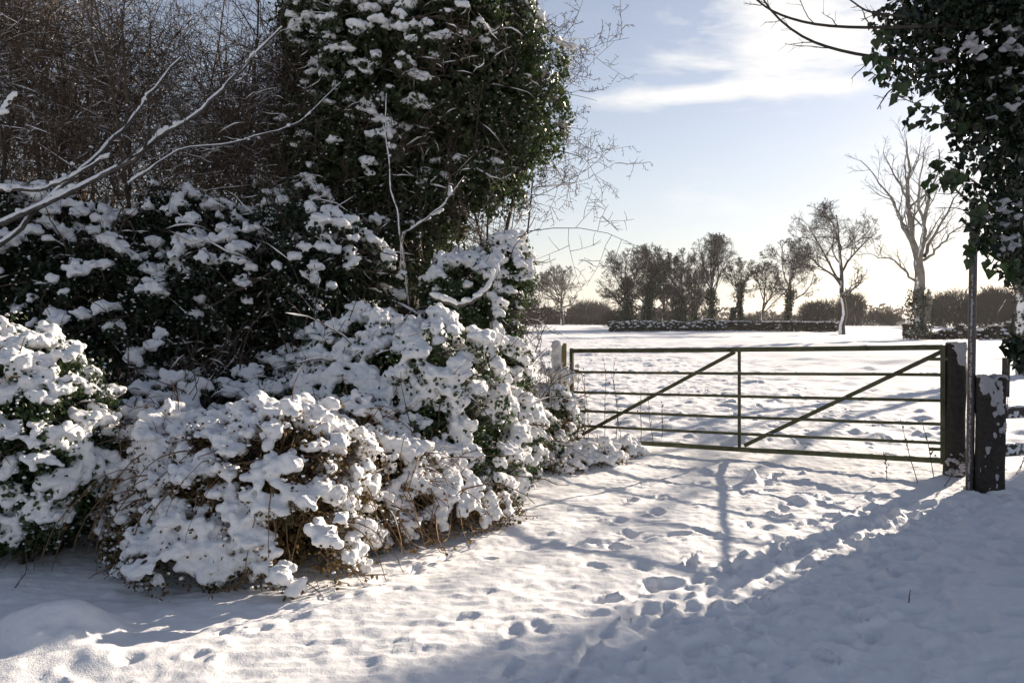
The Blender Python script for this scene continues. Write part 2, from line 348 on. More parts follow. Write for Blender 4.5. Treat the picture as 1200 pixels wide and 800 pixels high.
# ------------------------------------------------------------------ the ground: one snow sheet to the horizon
def base_h(x, y):
    h = .05*sstep(1.5, 4.2, x)*sstep(6.6, 7.6, y)*sstep(14, 8, y) - .05*np.exp(-((x-.6)**2+(y-9.5)**2)/2.2)
    h = h + .10*sstep(-1.0, -3.5, x)*sstep(4.5, 6.5, y)*sstep(26, 16, y)
    h = h + .05*fbm2(x*.35+3, y*.35, 2, 5)*sstep(60, 20, y)
    h = h + .35*fbm2(x*.02, y*.02, 2, 9)*sstep(25, 120, y)
    return h
def axis(lo, hi, fine, lo_far, hi_far, g):
    a = list(np.arange(lo, hi, fine)); s = fine; v = a[-1]
    while v < hi_far: s *= g; v += s; a.append(v)
    s = fine; v = a[0]; b = []
    while v > lo_far: s *= g*1.0; v -= s; b.append(v)
    return np.array(b[::-1]+a)
def ground():
    xs = axis(-4.4, 5.6, .021, -1500, 1500, 1.06)
    s = .019; v = 2.6; ys = []
    while v < 3000:
        ys.append(v); v += max(.0185, .0042*(v-1.5)*(1 if v < 60 else 3))
    b = []; v = 2.6; s = .03
    while v > -300: s *= 1.25; v -= s; b.append(v)
    ys = np.array(b[::-1]+ys)
    X, Y = np.meshgrid(xs, ys)
    H = base_h(X, Y)
    near = sstep(70, 14, Y)
    H += near*(.012*fbm2(X*2.0, Y*2.0, 3, 21) + .005*fbm2(X*9, Y*9, 3, 31) + sstep(16, 9, Y)*(.0035*fbm2(X*24, Y*24, 2, 33)+.004*fbm2(X*3, Y*30, 2, 35)*sstep(-.2, .5, fbm2(X*.8, Y*.8, 2, 37))))
    # windblown tufty field surface beyond the gate
    fld = sstep(9.5, 12, Y)*sstep(160, 50, Y)
    H += fld*(.014*fbm2(X*1.5, Y*2.6, 3, 41)+.025*np.maximum(fbm2(X*1.3, Y*2.6, 3, 45)-.2, 0)+.014*fbm2(X*5, Y*6, 2, 47))
    fur = sstep(18, 30, Y)*sstep(240, 120, Y)
    H += fur*(.045*np.sin(Y*1.1+.05*X+1.5*fbm2(X*.05, Y*.08, 2, 4)) + .06*fbm2(X*.35, Y*.8, 3, 61)) + sstep(12, 20, Y)*sstep(120, 60, Y)*.05*np.maximum(fbm2(X*.9, Y*1.6, 2, 63)-.15, 0)
    Dm = np.zeros_like(H); Rm = np.zeros_like(H)
    def dent(x, y, a, la, lb, dep, rim=.38):
        R_ = max(la, lb)*2.6
        i0, i1 = np.searchsorted(xs, [x-R_, x+R_]); j0, j1 = np.searchsorted(ys, [y-R_, y+R_])
        if i1 <= i0 or j1 <= j0: return
        dx = X[j0:j1, i0:i1]-x; dy = Y[j0:j1, i0:i1]-y
        ca, sa = math.cos(a), math.sin(a); u = (dx*ca+dy*sa)/la; w = (-dx*sa+dy*ca)/lb
        q = np.sqrt(u*u+w*w)*(1+.22*vnoise2(X[j0:j1, i0:i1]*16, Y[j0:j1, i0:i1]*16, 77))
        sl = (slice(j0, j1), slice(i0, i1))
        Dm[sl] = np.minimum(Dm[sl], -dep*sstep(1.28, .5, q)*(1+.25*vnoise2(X[sl]*22, Y[sl]*22, 8)))
        Rm[sl] = np.maximum(Rm[sl], dep*rim*np.exp(-((q-1.3)/.22)**2)*(.7+.7*vnoise2(X[sl]*13, Y[sl]*13, 12)))
    def lump(x, y, r, h, ex=2.0):
        R_ = r*3
        i0, i1 = np.searchsorted(xs, [x-R_, x+R_]); j0, j1 = np.searchsorted(ys, [y-R_, y+R_])
        if i1 <= i0 or j1 <= j0: return
        dx = X[j0:j1, i0:i1]-x; dy = Y[j0:j1, i0:i1]-y
        q = np.sqrt(dx*dx+dy*dy)/r*(1+.3*vnoise2(X[j0:j1, i0:i1]*3/r*.3, Y[j0:j1, i0:i1]*3/r*.3, 91))
        H[j0:j1, i0:i1] += h*np.exp(-q**ex)
    # trampled route from the front of the picture up to the gate and the stile
    def track(pts, step, spread, la=(.07, .125), lb=(.032, .052), dep=(.02, .045), seed=0):
        r = np.random.default_rng(seed); g = [G(*p) for p in pts]
        for (x0, y0), (x1, y1) in zip(g[:-1], g[1:]):
            L_ = math.hypot(x1-x0, y1-y0); n = max(1, int(L_/step)); a = math.atan2(y1-y0, x1-x0)
            for k in range(n):
                t = (k+r.random()*.6)/n; o = r.normal()*spread + (.07 if k % 2 else -.07)
                dent(x0+(x1-x0)*t-math.sin(a)*o, y0+(y1-y0)*t+math.cos(a)*o, a+r.normal()*.35, r.uniform(*la), r.uniform(*lb), r.uniform(*dep))
                if r.random() < .5:
                    lump(x0+(x1-x0)*t-math.sin(a)*(o+r.choice([-.12, .12])), y0+(y1-y0)*t+math.cos(a)*(o+.1*r.normal()), r.uniform(.02, .05), r.uniform(.008, .022))
    for q, sd in enumerate(range(0, 6)):
        track([(600+60*q, 800), (690+45*q, 735), (800+35*q, 690), (900+30*q, 650), (980+22*q, 612), (1070+10*q, 588)], .13, .16, dep=(.025, .048), seed=sd+30)
    track([(640, 800), (760, 740), (860, 690), (940, 640), (900, 600), (880, 570), (900, 545)], .24, .12, dep=(.015, .03), seed=9)
    track([(60, 790), (200, 765), (330, 712), (440, 690), (475, 660), (545, 638), (600, 640)], .2, .035, (.05, .08), (.03, .045), (.012, .026), seed=11)
    track([(620, 628), (700, 622), (780, 618), (870, 624)], .14, .02, (.09, .14), (.03, .045), (.02, .03), seed=12)
    track([(712, 690), (735, 655), (720, 625), (745, 598), (765, 578), (758, 560)], .3, .04, (.07, .1), (.045, .06), (.03, .05), seed=13)
    track([(700, 565), (780, 560), (860, 566), (950, 572), (1010, 590)], .2, .1, (.06, .10), (.035, .05), (.02, .035), seed=14)
    track([(945, 530), (900, 500), (850, 470), (800, 450)], .3, .10, seed=15)
    track([(1050, 540), (1000, 505), (980, 480), (960, 465), (900, 450)], .3, .16, seed=16)
    for (px, py, d) in [(540, 712, .05), (600, 728, .06), (630, 724, .05), (560, 684, .035), (500, 752, .03), (700, 655, .05), (690, 708, .05), (455, 745, .03)]:
        x, y = G(px, py); dent(x, y, rng.uniform(0, 3), .10, .05, d*.4)
    # kicked-up heaps and clods
    for (px, py, r_, h) in [(62, 742, .25, .13), (66, 716, .07, .05), (98, 735, .15, .07), (25, 770, .3, .05), (20, 735, .12, .05), (120, 765, .1, .04), (45, 760, .06, .03), (85, 755, .05, .03), (882, 561, .055, .13), (940, 583, .10, .06), (960, 578, .07, .04), (905, 612, .06, .03), (870, 655, .06, .03),
                            (930, 600, .06, .03), (985, 600, .12, .03), (820, 548, .10, .03), (650, 505, .25, .05), (780, 500, .22, .06), (740, 495, .2, .06), (725, 520, .25, .09), (700, 540, .25, .08),
                            (1090, 565, .15, .03)]:
        x, y = G(px, py); lump(x, y, r_, h)
    r = np.random.default_rng(5)
    for _ in range(520):
        px = r.uniform(600, 1180); py = 560+(1190-px)*.38+r.normal()*70; x, y = G(px, min(820, max(556, py))); lump(x, y, r.uniform(.012, .034), r.uniform(.004, .013))
    for _ in range(120):
        x, y = G(r.uniform(100, 620), r.uniform(640, 790)); lump(x, y, r.uniform(.02, .05), r.uniform(.004, .014))
    for _ in range(420):      # snowed-over tufts behind the gate
        Y_ = 9.6+r.random()**1.6*22; x = r.uniform(-.1, .75)*Y_; lump(x, Y_, r.uniform(.06, .16), r.uniform(.02, .06))
    r = np.random.default_rng(8)
    for _ in range(330):      # shallow, half filled older prints over the shaded verge
        px, py = r.uniform(600, 1210), r.uniform(575, 800); px = max(px, 1110-(py-540)*2.0+r.uniform(0, 200)); x, y = G(px, py); dent(x, y, .75+r.normal()*.5, r.uniform(.09, .15), r.uniform(.045, .065), r.uniform(.012, .03))
    soft = sstep(-.003, -.02, Dm); H += Dm + Rm*(1-soft) + soft*.004*fbm2(X*40, Y*40, 2, 51)
    nx, ny = len(xs), len(ys)
    V = np.stack([X, Y, H], -1).reshape(-1, 3); i = np.arange(nx*ny).reshape(ny, nx)
    F = np.stack([i[:-1, :-1], i[:-1, 1:], i[1:, 1:], i[1:, :-1]], -1).reshape(-1, 4)
    o = make('ground', [(V, F)], MSNOW, None, True); tag(o, kind='structure')
ground()
def gh(x, y): return float(base_h(np.array([float(x)]), np.array([float(y)]))[0])

# ------------------------------------------------------------------ bushes under snow
def sample_surface(lobes, n):
    lo = np.array(lobes, float); c, r = lo[:, :3], lo[:, 3:6]
    w = (r[:, 0]*r[:, 1]+r[:, 0]*r[:, 2]+r[:, 1]*r[:, 2]); w = w/w.sum()
    k = rng.choice(len(lo), n, p=w); d = rdir(n); p = c[k]+d*r[k]; nr = unit(d/r[k])
    ok = np.ones(n, bool)
    for j in range(len(lo)):
        q = (((p-c[j])/r[j])**2).sum(1); ok &= (q > .93) | (k == j)
    ok &= p[:, 2] > .0
    return p[ok], nr[ok]
def sample_volume(lobes, n):
    lo = np.array(lobes, float); c, r = lo[:, :3], lo[:, 3:6]; w = r.prod(1); w = w/w.sum()
    k = rng.choice(len(lo), n, p=w); p = c[k]+rdir(n)*r[k]*(rng.random((n, 1))**(1/3))*.86
    return p[p[:, 2] > .02]
def bush(name, label, cat, lobes, nclump, cr, cover, leafm, leaf=(.03, .055), nleaf=26, nfill=9000, voxel=.017, up=.0, tmpl=LEAF_Q,
         twigs=0, twigm=None, twiglen=(.15, .4), snowdir=(0.25, -.2, 1.0), dust=1.0, capr=(.22, .42), caps=(6, 14), snowmask=None, group=None, stemr=.02, fleaf=1.0, parts=None):
    lo = np.array(lobes, float); b = lo[0]; bx, by = b[0], b[1]
    root = thing(name, label, cat, (bx, by, gh(bx, by)), group)
    p, n = sample_surface(lobes, nclump*3); p, n = p[:nclump], n[:nclump]
    m = len(p); r = rng.uniform(*cr, m)
    p = p + n*((vnoise3(p*1.7, 31)*.22+vnoise3(p*3.6, 32)*.12)*min(1.0, lo[:, 3].max()))[:, None]
    p = p - n*(r*.35)[:, None] + rng.normal(size=(m, 3))*r[:, None]*.35
    # foliage
    idx = np.repeat(np.arange(m), nleaf); d = unit(rdir(len(idx))+n[idx]*.5)
    C = p[idx]+d*(r[idx]*np.where(rng.random(len(idx)) < .22, rng.uniform(1.05, 1.32, len(idx)), rng.uniform(.55, 1.1, len(idx))))[:, None]
    fol = [leaves(C, d, rng.uniform(*leaf, len(idx)), tmpl)]
    C2 = sample_volume(lobes, nfill); C2 = C2[vnoise3(C2*3.1, 21)+.5*vnoise3(C2*7, 22) > -.45]; fol.append(leaves(C2, rdir(len(C2)), rng.uniform(leaf[0]*1.2, leaf[1]*1.6, len(C2))*fleaf))
    make('foliage', fol, leafm, root)
    # stems
    ns = 14; st = np.repeat(np.array([[bx, by, gh(bx, by)-.05]]), ns, 0)+rng.normal(size=(ns, 3))*np.array([lo[0, 3]*.35, lo[0, 4]*.3, 0])
    tg = sample_volume(lobes, 400); tg = tg[rng.choice(len(tg), ns)]
    tt = np.linspace(0, 1, 7)[None, :, None]; Pl = st[:, None]*(1-tt)+tg[:, None]*tt + rng.normal(size=(ns, 7, 3))*.035
    Pl[:, 0] = st
    make('stem', [tubes(Pl, np.linspace(stemr, stemr*.3, 7)[None]*rng.uniform(.6, 1.2, (ns, 1)), 5)], MTHK, root)
    # snow
    sd = np.array(snowdir); sd = sd/np.linalg.norm(sd)
    facing = n@sd
    nm = vnoise3(p*1.9, 8)*.85+vnoise3(p*4.6, 4)*.45
    cov = cover + .45*facing + nm*.8
    if snowmask is not None: cov = cov + snowmask(p)
    has = rng.random(m) < np.clip(cov, 0, 1)
    bc, br = [], []
    for i in np.nonzero(has)[0]:
        k = int(rng.integers(*caps)*1.5); dd = unit(rdir(k)*.8+sd*1.0+n[i]*.35); dd = dd[dd[:, 2] > -.1]
        bc.append(p[i]+dd*r[i]*rng.uniform(.75, 1.05, (len(dd), 1))); br.append(r[i]*(capr[0]*.55+(capr[1]*1.15-capr[0]*.55)*rng.random(len(dd))**1.6))
    if bc:
        bc = np.concatenate(bc); br = np.concatenate(br)
        # little drips and crumbs of snow between the leaves, joined on to the caps
        nd = int(len(bc)*1.6*dust); j = rng.integers(0, len(bc), nd)
        dc = bc[j]+rdir(nd)*(br[j]*rng.uniform(.7, 1.35, nd))[:, None]; dr = rng.uniform(.009, .028, nd)*(1+voxel*8)
        ok = bc[:, 2] > .0
        remeshed('snow', [balls(bc[ok], br[ok], ICO1, .6, .16), balls(dc, np.maximum(dr, voxel*.95), ICO1, .9, .1)], voxel, MSNOWB, root, rough=voxel*.8, freq=14, seed=int(rng.integers(99)))
    # loose crumbs on single leaves
    nc = int(m*2.5*dust); j = rng.integers(0, m, nc); dd = unit(rdir(nc)+n[j]*.7+np.array([0, 0, .5]))
    cc = p[j]+dd*(r[j]*rng.uniform(.9, 1.2, nc))[:, None]
    tag(make('snow_crumbs', [balls(cc, rng.uniform(.006, .015, nc), ICO0, .7, .2)], MSNOWB, root, True), kind='stuff')
    if twigs:
        ps, nn = sample_surface(lobes, twigs*2); ps, nn = ps[:twigs], nn[:twigs]
        T = polyline(ps-nn*.08, unit(nn+rdir(len(ps))*.8+np.array([0, 0, .2])), rng.uniform(*twiglen, len(ps)), 6, .16, -.12)
        parts_ = [tubes(T, np.linspace(.0042, .0018, 6)[None]*rng.uniform(.7, 1.5, (len(T), 1)), 4)]
        make('twig', parts_, twigm or MTWIG, root)
        s = snow_strips(T, np.full(T.shape[:2], .003), .15, 1.2, .003, .7)
        if s: make('snow', [s], MSNOWB, root, True)
    return root

def lobe(px, py, Y, rx, ry, rz):
    q = P(px, py, Y); return (q[0], q[1], q[2], rx, ry, rz)

# front bramble mounds
def bramble_stems(root, lobes, n, drop=.5, mat=None):
    ps, nn = sample_surface(lobes, n*3); ok = (nn[:, 2] > .15); ps, nn = ps[ok][:n], nn[ok][:n]
    d = unit(nn*np.array([1, 1, .3])+rdir(len(ps))*.5)
    T = polyline(ps-nn*.05, d, rng.uniform(.25, .8, len(ps)), 9, .10, -.28)
    T[:, :, 2] = np.maximum(T[:, :, 2], .02)
    make('bramble_stem', [tubes(T, np.linspace(.0048, .002, 9)[None]*rng.uniform(.7, 1.3, (len(T), 1)), 4)], mat or MTWIGR, root)
    idx = np.repeat(np.arange(len(T)), 5); t = rng.random(len(idx)); p, tan, _ = interp(T, np.ones(T.shape[:2]), idx, t)
    make('dead_leaf', [leaves(p, rdir(len(p)), rng.uniform(.015, .04, len(p)))], MBRAM, root)
    s = snow_strips(T, np.full(T.shape[:2], .004), .15, 1.2, .004, .65)
    if s: make('snow', [s], MSNOWB, root, True)

m1 = [lobe(275, 600, 5.25, .72, .62, .55), lobe(210, 580, 5.35, .5, .5, .50), lobe(335, 590, 5.05, .42, .45, .55), lobe(350, 650, 4.75, .30, .30, .34), lobe(240, 650, 4.85, .34, .3, .34)]
rt = bush('bramble_mound', 'low arching bramble mound buried in lit snow at the front of the hedge', 'bramble', m1, 900, (.04, .115), .66, MBRAM, (.016, .03), 22, 9000, .011,
     twigs=420, twigm=MTWIGR, caps=(5, 11), snowdir=(.35, -.25, 1), dust=1.3)
bramble_stems(rt, m1, 260)
m2 = [lobe(450, 580, 5.9, .50, .5, .42), lobe(400, 560, 5.8, .4, .4, .48), lobe(505, 600, 5.9, .36, .38, .26), lobe(430, 620, 5.45, .28, .3, .28), lobe(555, 600, 6.1, .25, .3, .16)]
rt = bush('bramble_mound', 'brown twiggy bramble mound beside the lit one, spilling stems on to the track', 'bramble', m2, 520, (.045, .10), .42, MBRAM, (.018, .036), 26, 8000, .011,
     twigs=520, twigm=MTWIGR, caps=(4, 9), snowdir=(.4, -.3, 1))
bramble_stems(rt, m2, 320)
# leftmost shrub
l1 = [lobe(25, 505, 5.0, .52, .45, .50), lobe(-30, 495, 5.1, .6, .5, .62), lobe(70, 540, 4.95, .30, .3, .38), lobe(20, 590, 5.0, .5, .4, .35)]
bush('privet_bush', 'small-leaved evergreen bush with lit snow clumps at the left edge', 'bush', l1, 900, (.04, .10), .34, MIVY, (.020, .038), 24, 12000, .011, caps=(5, 10), twigs=160)
# dark hollow between mound and left bush
h1 = [lobe(130, 560, 6.1, .75, .5, .6), lobe(60, 600, 5.9, .6, .4, .4), lobe(190, 520, 6.5, .8, .6, .5)]
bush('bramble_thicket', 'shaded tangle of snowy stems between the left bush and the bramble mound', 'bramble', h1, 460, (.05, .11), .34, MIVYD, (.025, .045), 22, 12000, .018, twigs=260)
# middle heavy-snow shrubs
c1 = [lobe(440, 470, 6.9, .85, .7, .72), lobe(380, 500, 6.6, .6, .5, .55), lobe(500, 480, 6.6, .5, .5, .62), lobe(470, 540, 6.3, .55, .4, .4), lobe(425, 425, 7.1, .5, .5, .42), lobe(540, 540, 6.6, .4, .4, .45)]
bush('laurel_bush', 'broad rounded evergreen bush smothered in thick snow in the middle of the hedge', 'bush', c1, 1000, (.055, .135), .56, MIVY, (.026, .046), 26, 16000, .012, twigs=160, caps=(8, 16))
d1 = [lobe(570, 440, 7.9, .45, .45, .85), lobe(545, 370, 8.0, .42, .4, .55), lobe(585, 510, 7.6, .45, .4, .5), lobe(590, 330, 8.2, .22, .3, .4)]
bush('holly_bush', 'upright leafy bush with snow ledges at the right end of the hedge', 'bush', d1, 640, (.05, .11), .34, MIVY, (.028, .05), 36, 14000, .015, twigs=260)
e1 = [lobe(632, 495, 8.9, .42, .4, .42), lobe(652, 495, 9.1, .25, .3, .32), lobe(610, 520, 8.4, .45, .4, .36), lobe(590, 560, 7.6, .3, .3, .2)]
bush('ivy_bush', 'low ivy bush with frosted stems beside the wooden latch post', 'bush', e1, 420, (.04, .09), .32, MIVY, (.028, .05), 30, 9000, .018, twigs=420, twigm=MTWIGR, twiglen=(.15, .5), caps=(4, 9))
# snowed-over long grass at the foot of the hedge by the gate
t1 = [lobe(680, 540, 8.5, .45, .35, .17), lobe(640, 550, 8.1, .4, .3, .14), lobe(712, 530, 9.0, .3, .3, .14), lobe(600, 575, 7.3, .3, .25, .10)]
rt = bush('grass_tussock', 'tussock of long grass bowed under snow at the left foot of the gate', 'grass tussock', t1, 330, (.035, .08), .55, MBRAM, (.02, .04), 10, 1200, .014, twigs=260, twigm=MTWIGR, twiglen=(.08, .25), caps=(4, 9))
# back wall of the hedge
w1 = [lobe(90, 360, 7.7, 1.1, .8, .75), lobe(-40, 330, 7.7, 1.0, .8, 1.0), lobe(160, 420, 7.4, .9, .7, .7), lobe(60, 280, 8.2, .9, .7, .5), lobe(30, 440, 7.2, .9, .6, .6)]
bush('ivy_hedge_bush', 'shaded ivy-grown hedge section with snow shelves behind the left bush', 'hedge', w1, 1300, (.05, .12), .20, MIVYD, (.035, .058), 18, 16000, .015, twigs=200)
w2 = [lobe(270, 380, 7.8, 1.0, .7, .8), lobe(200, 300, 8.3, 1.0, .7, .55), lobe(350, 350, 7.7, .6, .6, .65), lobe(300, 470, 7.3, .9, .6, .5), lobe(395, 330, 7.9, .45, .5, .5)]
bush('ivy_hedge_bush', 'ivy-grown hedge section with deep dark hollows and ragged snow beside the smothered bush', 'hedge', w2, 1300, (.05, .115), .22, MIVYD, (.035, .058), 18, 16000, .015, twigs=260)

def snowy_sticks(root, lobes, n, sn=.4, rad=(.004, .009), ln=(.25, .8)):
    p, nn = sample_surface(lobes, n*2); p, nn = p[:n], nn[:n]
    T = polyline(p-nn*.12, unit(nn*.7+rdir(len(p))+np.array([0, 0, .15])), rng.uniform(*ln, len(p)), 8, .2, -.08); RT = rng.uniform(*rad, (len(T), 1))*np.linspace(1, .4, 8)[None]
    b = branch(T, RT, 3, .2, 1, 25, 60, .45, 5, .2, 0, .6, rmin=.002)
    make('twig', [tubes(T, RT, 4), tubes(*b, 3)], MTWIG, root)
    make('snow', [snow_strips(T, RT, sn, 1.5, .006, .85), snow_strips(*b, sn*.7, 1.4, .004, .85)], MSNOWB, root, True)
_b = lambda nm: [o for o in bpy.data.objects if o.name.startswith(nm) and o.parent is None]
for o_, l_ in zip(_b('ivy_hedge_bush'), (w1, w2)): snowy_sticks(o_, l_, 330)
snowy_sticks(_b('bramble_thicket')[0], h1, 260)
snowy_sticks(_b('holly_bush')[0], d1, 120)
snowy_sticks(_b('laurel_bush')[0], c1, 130)
# ------------------------------------------------------------------ tall ivy-clad tree
def ivy_tree():
    Lb = [lobe(500, 90, 9.5, 1.35, 1.2, 1.2), lobe(575, 90, 9.4, .72, .8, .9), lobe(606, 150, 9.4, .46, .6, .56), lobe(430, 180, 9.5, 1.1, 1.0, 1.1), lobe(560, 215, 9.3, .50, .6, .34), lobe(500, 240, 9.2, .55, .7, .5), lobe(470, -20, 9.6, 1.3, 1.2, 1.2),
          lobe(395, 60, 9.8, .75, .9, .9), lobe(360, 280, 9.0, .7, .7, .6), lobe(450, 300, 8.7, .6, .6, .45), lobe(545, -60, 9.6, .7, .8, .7)]
    def mask(p): return .30*sstep(3.6, 4.9, p[:, 2]) - .30*sstep(-.6, .1, p[:, 0])*sstep(4.8, 4.0, p[:, 2]) + .08*sstep(-1.0, -1.8, p[:, 0]) - .10
    rt = bush('ivy_clad_tree', 'tall dark ivy-smothered tree with snow on its crown at the hedge end', 'tree', Lb, 3400, (.05, .12), .02, MIVYM, (.036, .062), 17, 46000, .015, snowmask=mask, twigs=520, twiglen=(.2, .7), dust=.45, stemr=.05, fleaf=1.2)
    b = P(480, 520, 9.5); b[2] = 0
    Tr = np.array([[b, P(482, 420, 9.5), P(476, 300, 9.5), P(488, 180, 9.5), P(482, 60, 9.6), P(490, -60, 9.6)]])
    snowy_sticks(rt, Lb, 420, .5)
    make('trunk', [tubes(Tr, np.array([[.17, .15, .13, .11, .08, .04]]), 8)], MTHK, rt, True)
    return rt
ivy_tree()

# spindly bare shrub whose twigs reach over the sky to the right of the ivy
def bare_shrub(name, label, bases, heights, lean, n1, seed, mat, spread=(18, 48), r0=.03, snowp=.25, K=9, lens=(.55, .6, .65), group=None, counts=(6, 6, 4), trop=.05, target=None, tr=.004, t0=.22):
    global rng
    rng = np.random.default_rng(seed)
    b = np.array(bases, float); b0 = b.mean(0)
    root = thing(name, label, 'shrub', (b0[0], b0[1], gh(b0[0], b0[1])), group)
    n = len(b); d = unit(np.array(lean, float).reshape(-1, 3)*np.ones((n, 1)) + rng.normal(size=(n, 3))*.12)
    A = polyline(b, d, np.array(heights, float)*np.ones(n), K, .07, .03)
    RA = r0*np.linspace(1, .3, K)[None]*rng.uniform(.7, 1.2, (n, 1))
    lv = [(A, RA)]
    for i, (c, l) in enumerate(zip(counts, lens)):
        lv.append(branch(*lv[-1], c, t0 if i == 0 else .22, 1.0, spread[0], spread[1], l, 6 if i < 2 else 5, .12, trop, .55, rmin=tr))
    make('stem', [tubes(A, RA, 6)], mat, root, True)
    make('branch', [tubes(*lv[1], 5)], mat, root)
    make('twig', [tubes(*l, 3) for l in lv[2:]], mat, root)
    sn = [snow_strips(*l, p, 1.0, a, .7) for l, p, a in zip(lv, (snowp, snowp, snowp*.5, snowp*.25), (.012, .009, .006, .005))]
    sn = [s for s in sn if s]
    if sn: make('snow', sn, MSNOWB, root, True)
    return root
def tangle(root, lobes, n, mat, rad=(.0022, .0045), ln=(.35, 1.0), snow=.1):
    p = sample_volume(lobes, n); d = unit(rdir(len(p))+np.array([0, 0, .15]))
    T = polyline(p, d, rng.uniform(*ln, len(p)), 7, .26, -.03); RT = rng.uniform(*rad, (len(T), 1))*np.linspace(1, .6, 7)[None]
    make('twig_tangle', [tubes(T, RT, 3)], mat, root); s_ = snow_strips(T, RT, snow, 1.4, .004, .6)
    if s_: make('snow', [s_], MSNOWB, root, True)
bs = [P(575, 520, 9.9), P(566, 520, 10.0), P(590, 520, 9.8), P(556, 520, 10.2), P(583, 520, 10.1)]
for q in bs: q[2] = 0
bare_shrub('hawthorn_shrub', 'spindly bare shrub whose fine twigs poke out over the sky beyond the ivy tree', bs, [5.0, 5.4, 4.7, 5.2, 5.6], [(.05, 0, 1), (.04, 0, 1), (.02, -.02, 1), (.08, 0, 1), (.03, 0, 1)], 4, 5, MTWIG, counts=(15, 7, 5, 3), lens=(.46, .5, .5, .5), snowp=.45, spread=(45, 95), trop=.0, t0=.50, r0=.024)
bs = [P(590, 500, 8.6), P(575, 500, 8.5), P(560, 490, 8.5), P(600, 500, 8.7)]
for q in bs: q[2] = .1
bare_shrub('blackthorn_shrub', 'twiggy frosted shrub in the gap under the ivy tree at the field side', bs, [2.6, 2.6, 2.7, 1.5], [(-.02, 0, 1), (-.06, 0, 1), (-.12, 0, 1), (.05, 0, 1)], 4, 15, MTWIG, counts=(10, 7, 4), lens=(.4, .45, .5), snowp=.55, spread=(25, 75), r0=.016)
# the bare thicket, upper left
def thicket(px0, px1, Y, label, seed, n=9, hgt=4.6):
    r = np.random.default_rng(seed); b = []
    for i in range(n):
        q = P(px0+(px1-px0)*(i+r.random())/n, 500, Y+r.uniform(-.6, .6)); q[2] = .3; b.append(q)
    bare_shrub('bare_thicket', label, b, r.uniform(hgt*.8, hgt*1.15, n), [(r.normal()*.2, r.normal()*.1, 1) for _ in range(n)], n, seed, MTHB, counts=(11, 7, 4, 2), lens=(.40, .5, .5, .5), snowp=.4, spread=(22, 70), r0=.03,
               group='bare thickets at the back of the hedge', tr=.0035)
    return bpy.data.objects[[o.name for o in bpy.data.objects if o.name.startswith('bare_thicket')][-1]]
t_ = thicket(-60, 130, 9.0, 'dense dark leafless thicket at the top left corner', 21, 10, 5.2)
tangle(t_, [lobe(0, 160, 8.8, 1.5, .8, .9), lobe(60, 60, 9.0, 1.2, .8, .8), lobe(-20, 20, 9.0, 1, .8, .8)], 3000, MTHB, snow=.3)
t_ = thicket(120, 300, 9.6, 'leafless thicket between the left corner and the ivy tree', 22, 10, 4.9)
tangle(t_, [lobe(200, 170, 9.2, 1.5, .8, .9), lobe(170, 80, 9.4, 1.1, .8, .7), lobe(290, 190, 9.0, 1.0, .8, .8)], 3000, MTHB, snow=.3)
t_ = thicket(280, 400, 10.2, 'thinner leafless thicket touching the left side of the ivy tree, sky showing through', 23, 6, 5.0)
tangle(t_, [lobe(320, 150, 9.6, .9, .8, 1.2), lobe(350, 90, 9.8, .6, .8, .8)], 1900, MTHB, snow=.3)
thicket(-80, 180, 11.2, 'leafless thicket standing behind the top left one', 24, 9, 6.2)

# long limbs lying through the hedge, snow along their tops
def limb(label, pts, r0, r1, seed, snow=1.0, side=6, name='fallen_branch'):
    global rng
    rng = np.random.default_rng(seed)
    q = np.array([P(*p) for p in pts]); K = 22
    t = np.linspace(0, 1, len(q)); tt = np.linspace(0, 1, K)
    L_ = np.stack([np.interp(tt, t, q[:, i]) for i in range(3)], -1)
    for _ in range(2): L_[1:-1] = (L_[:-2]+2*L_[1:-1]+L_[2:])/4
    L_[1:-1] += rng.normal(size=(K-2, 3))*r0*.25
    kt = np.linspace(0, 1, 9); kn = rng.normal(size=(9, 3))*np.linalg.norm(L_[-1]-L_[0])*.007; kn[0] = 0; L_ += np.stack([np.interp(tt, kt, kn[:, i_]) for i_ in range(3)], -1)
    root = thing(name, label, 'branch', L_[0]); A = L_[None]; RA = np.linspace(r0, r1, K)[None]
    make('limb', [tubes(A, RA, 8)], MLIMB, root, True)
    b1 = branch(A, RA, side, .2, 1, 25, 65, .22, 6, .14, .03, .5, rmin=.005); b2 = branch(*b1, 4, .3, 1, 25, 60, .5, 5, .15, .02, .55, rmin=.003)
    make('twig', [tubes(*b1, 5), tubes(*b2, 3)], MTHK, root)
    # lumpy snow sitting along stretches of the limb
    C, Rr = [], []
    for k in range(170):
        u = rng.random(); f = math.sin(u*40+seed)*.5+math.sin(u*17+seed*2)*.5
        if f < .55-snow*.9: continue
        p_, _, r_ = interp(A, RA, np.array([0]), np.array([u])); C.append(p_[0]+np.array([rng.normal()*r_[0]*.3, rng.normal()*r_[0]*.3, r_[0]*.95])); Rr.append(r_[0]*rng.uniform(.5, .95)+.006)
    for k in range(int(90*max(snow, .08))):
        i = rng.integers(len(b1[0])); p_, _, r_ = interp(*b1, np.array([i]), np.array([rng.random()])); C.append(p_[0]+np.array([0, 0, r_[0]*1.1+.006])); Rr.append(rng.uniform(.012, .024))
    remeshed('snow', [balls(np.array(C), np.array(Rr), ICO1, .8, .1)], .011, MSNOWB, root, rough=.008, freq=18)
limb('long grey branch slanting up across the dark thicket, snow along its upper side', [(0, 262, 6.8), (70, 228, 6.9), (160, 180, 7.1), (225, 138, 7.3), (285, 85, 7.5), (330, 30, 7.7)], .034, .012, 31, .12, 12)
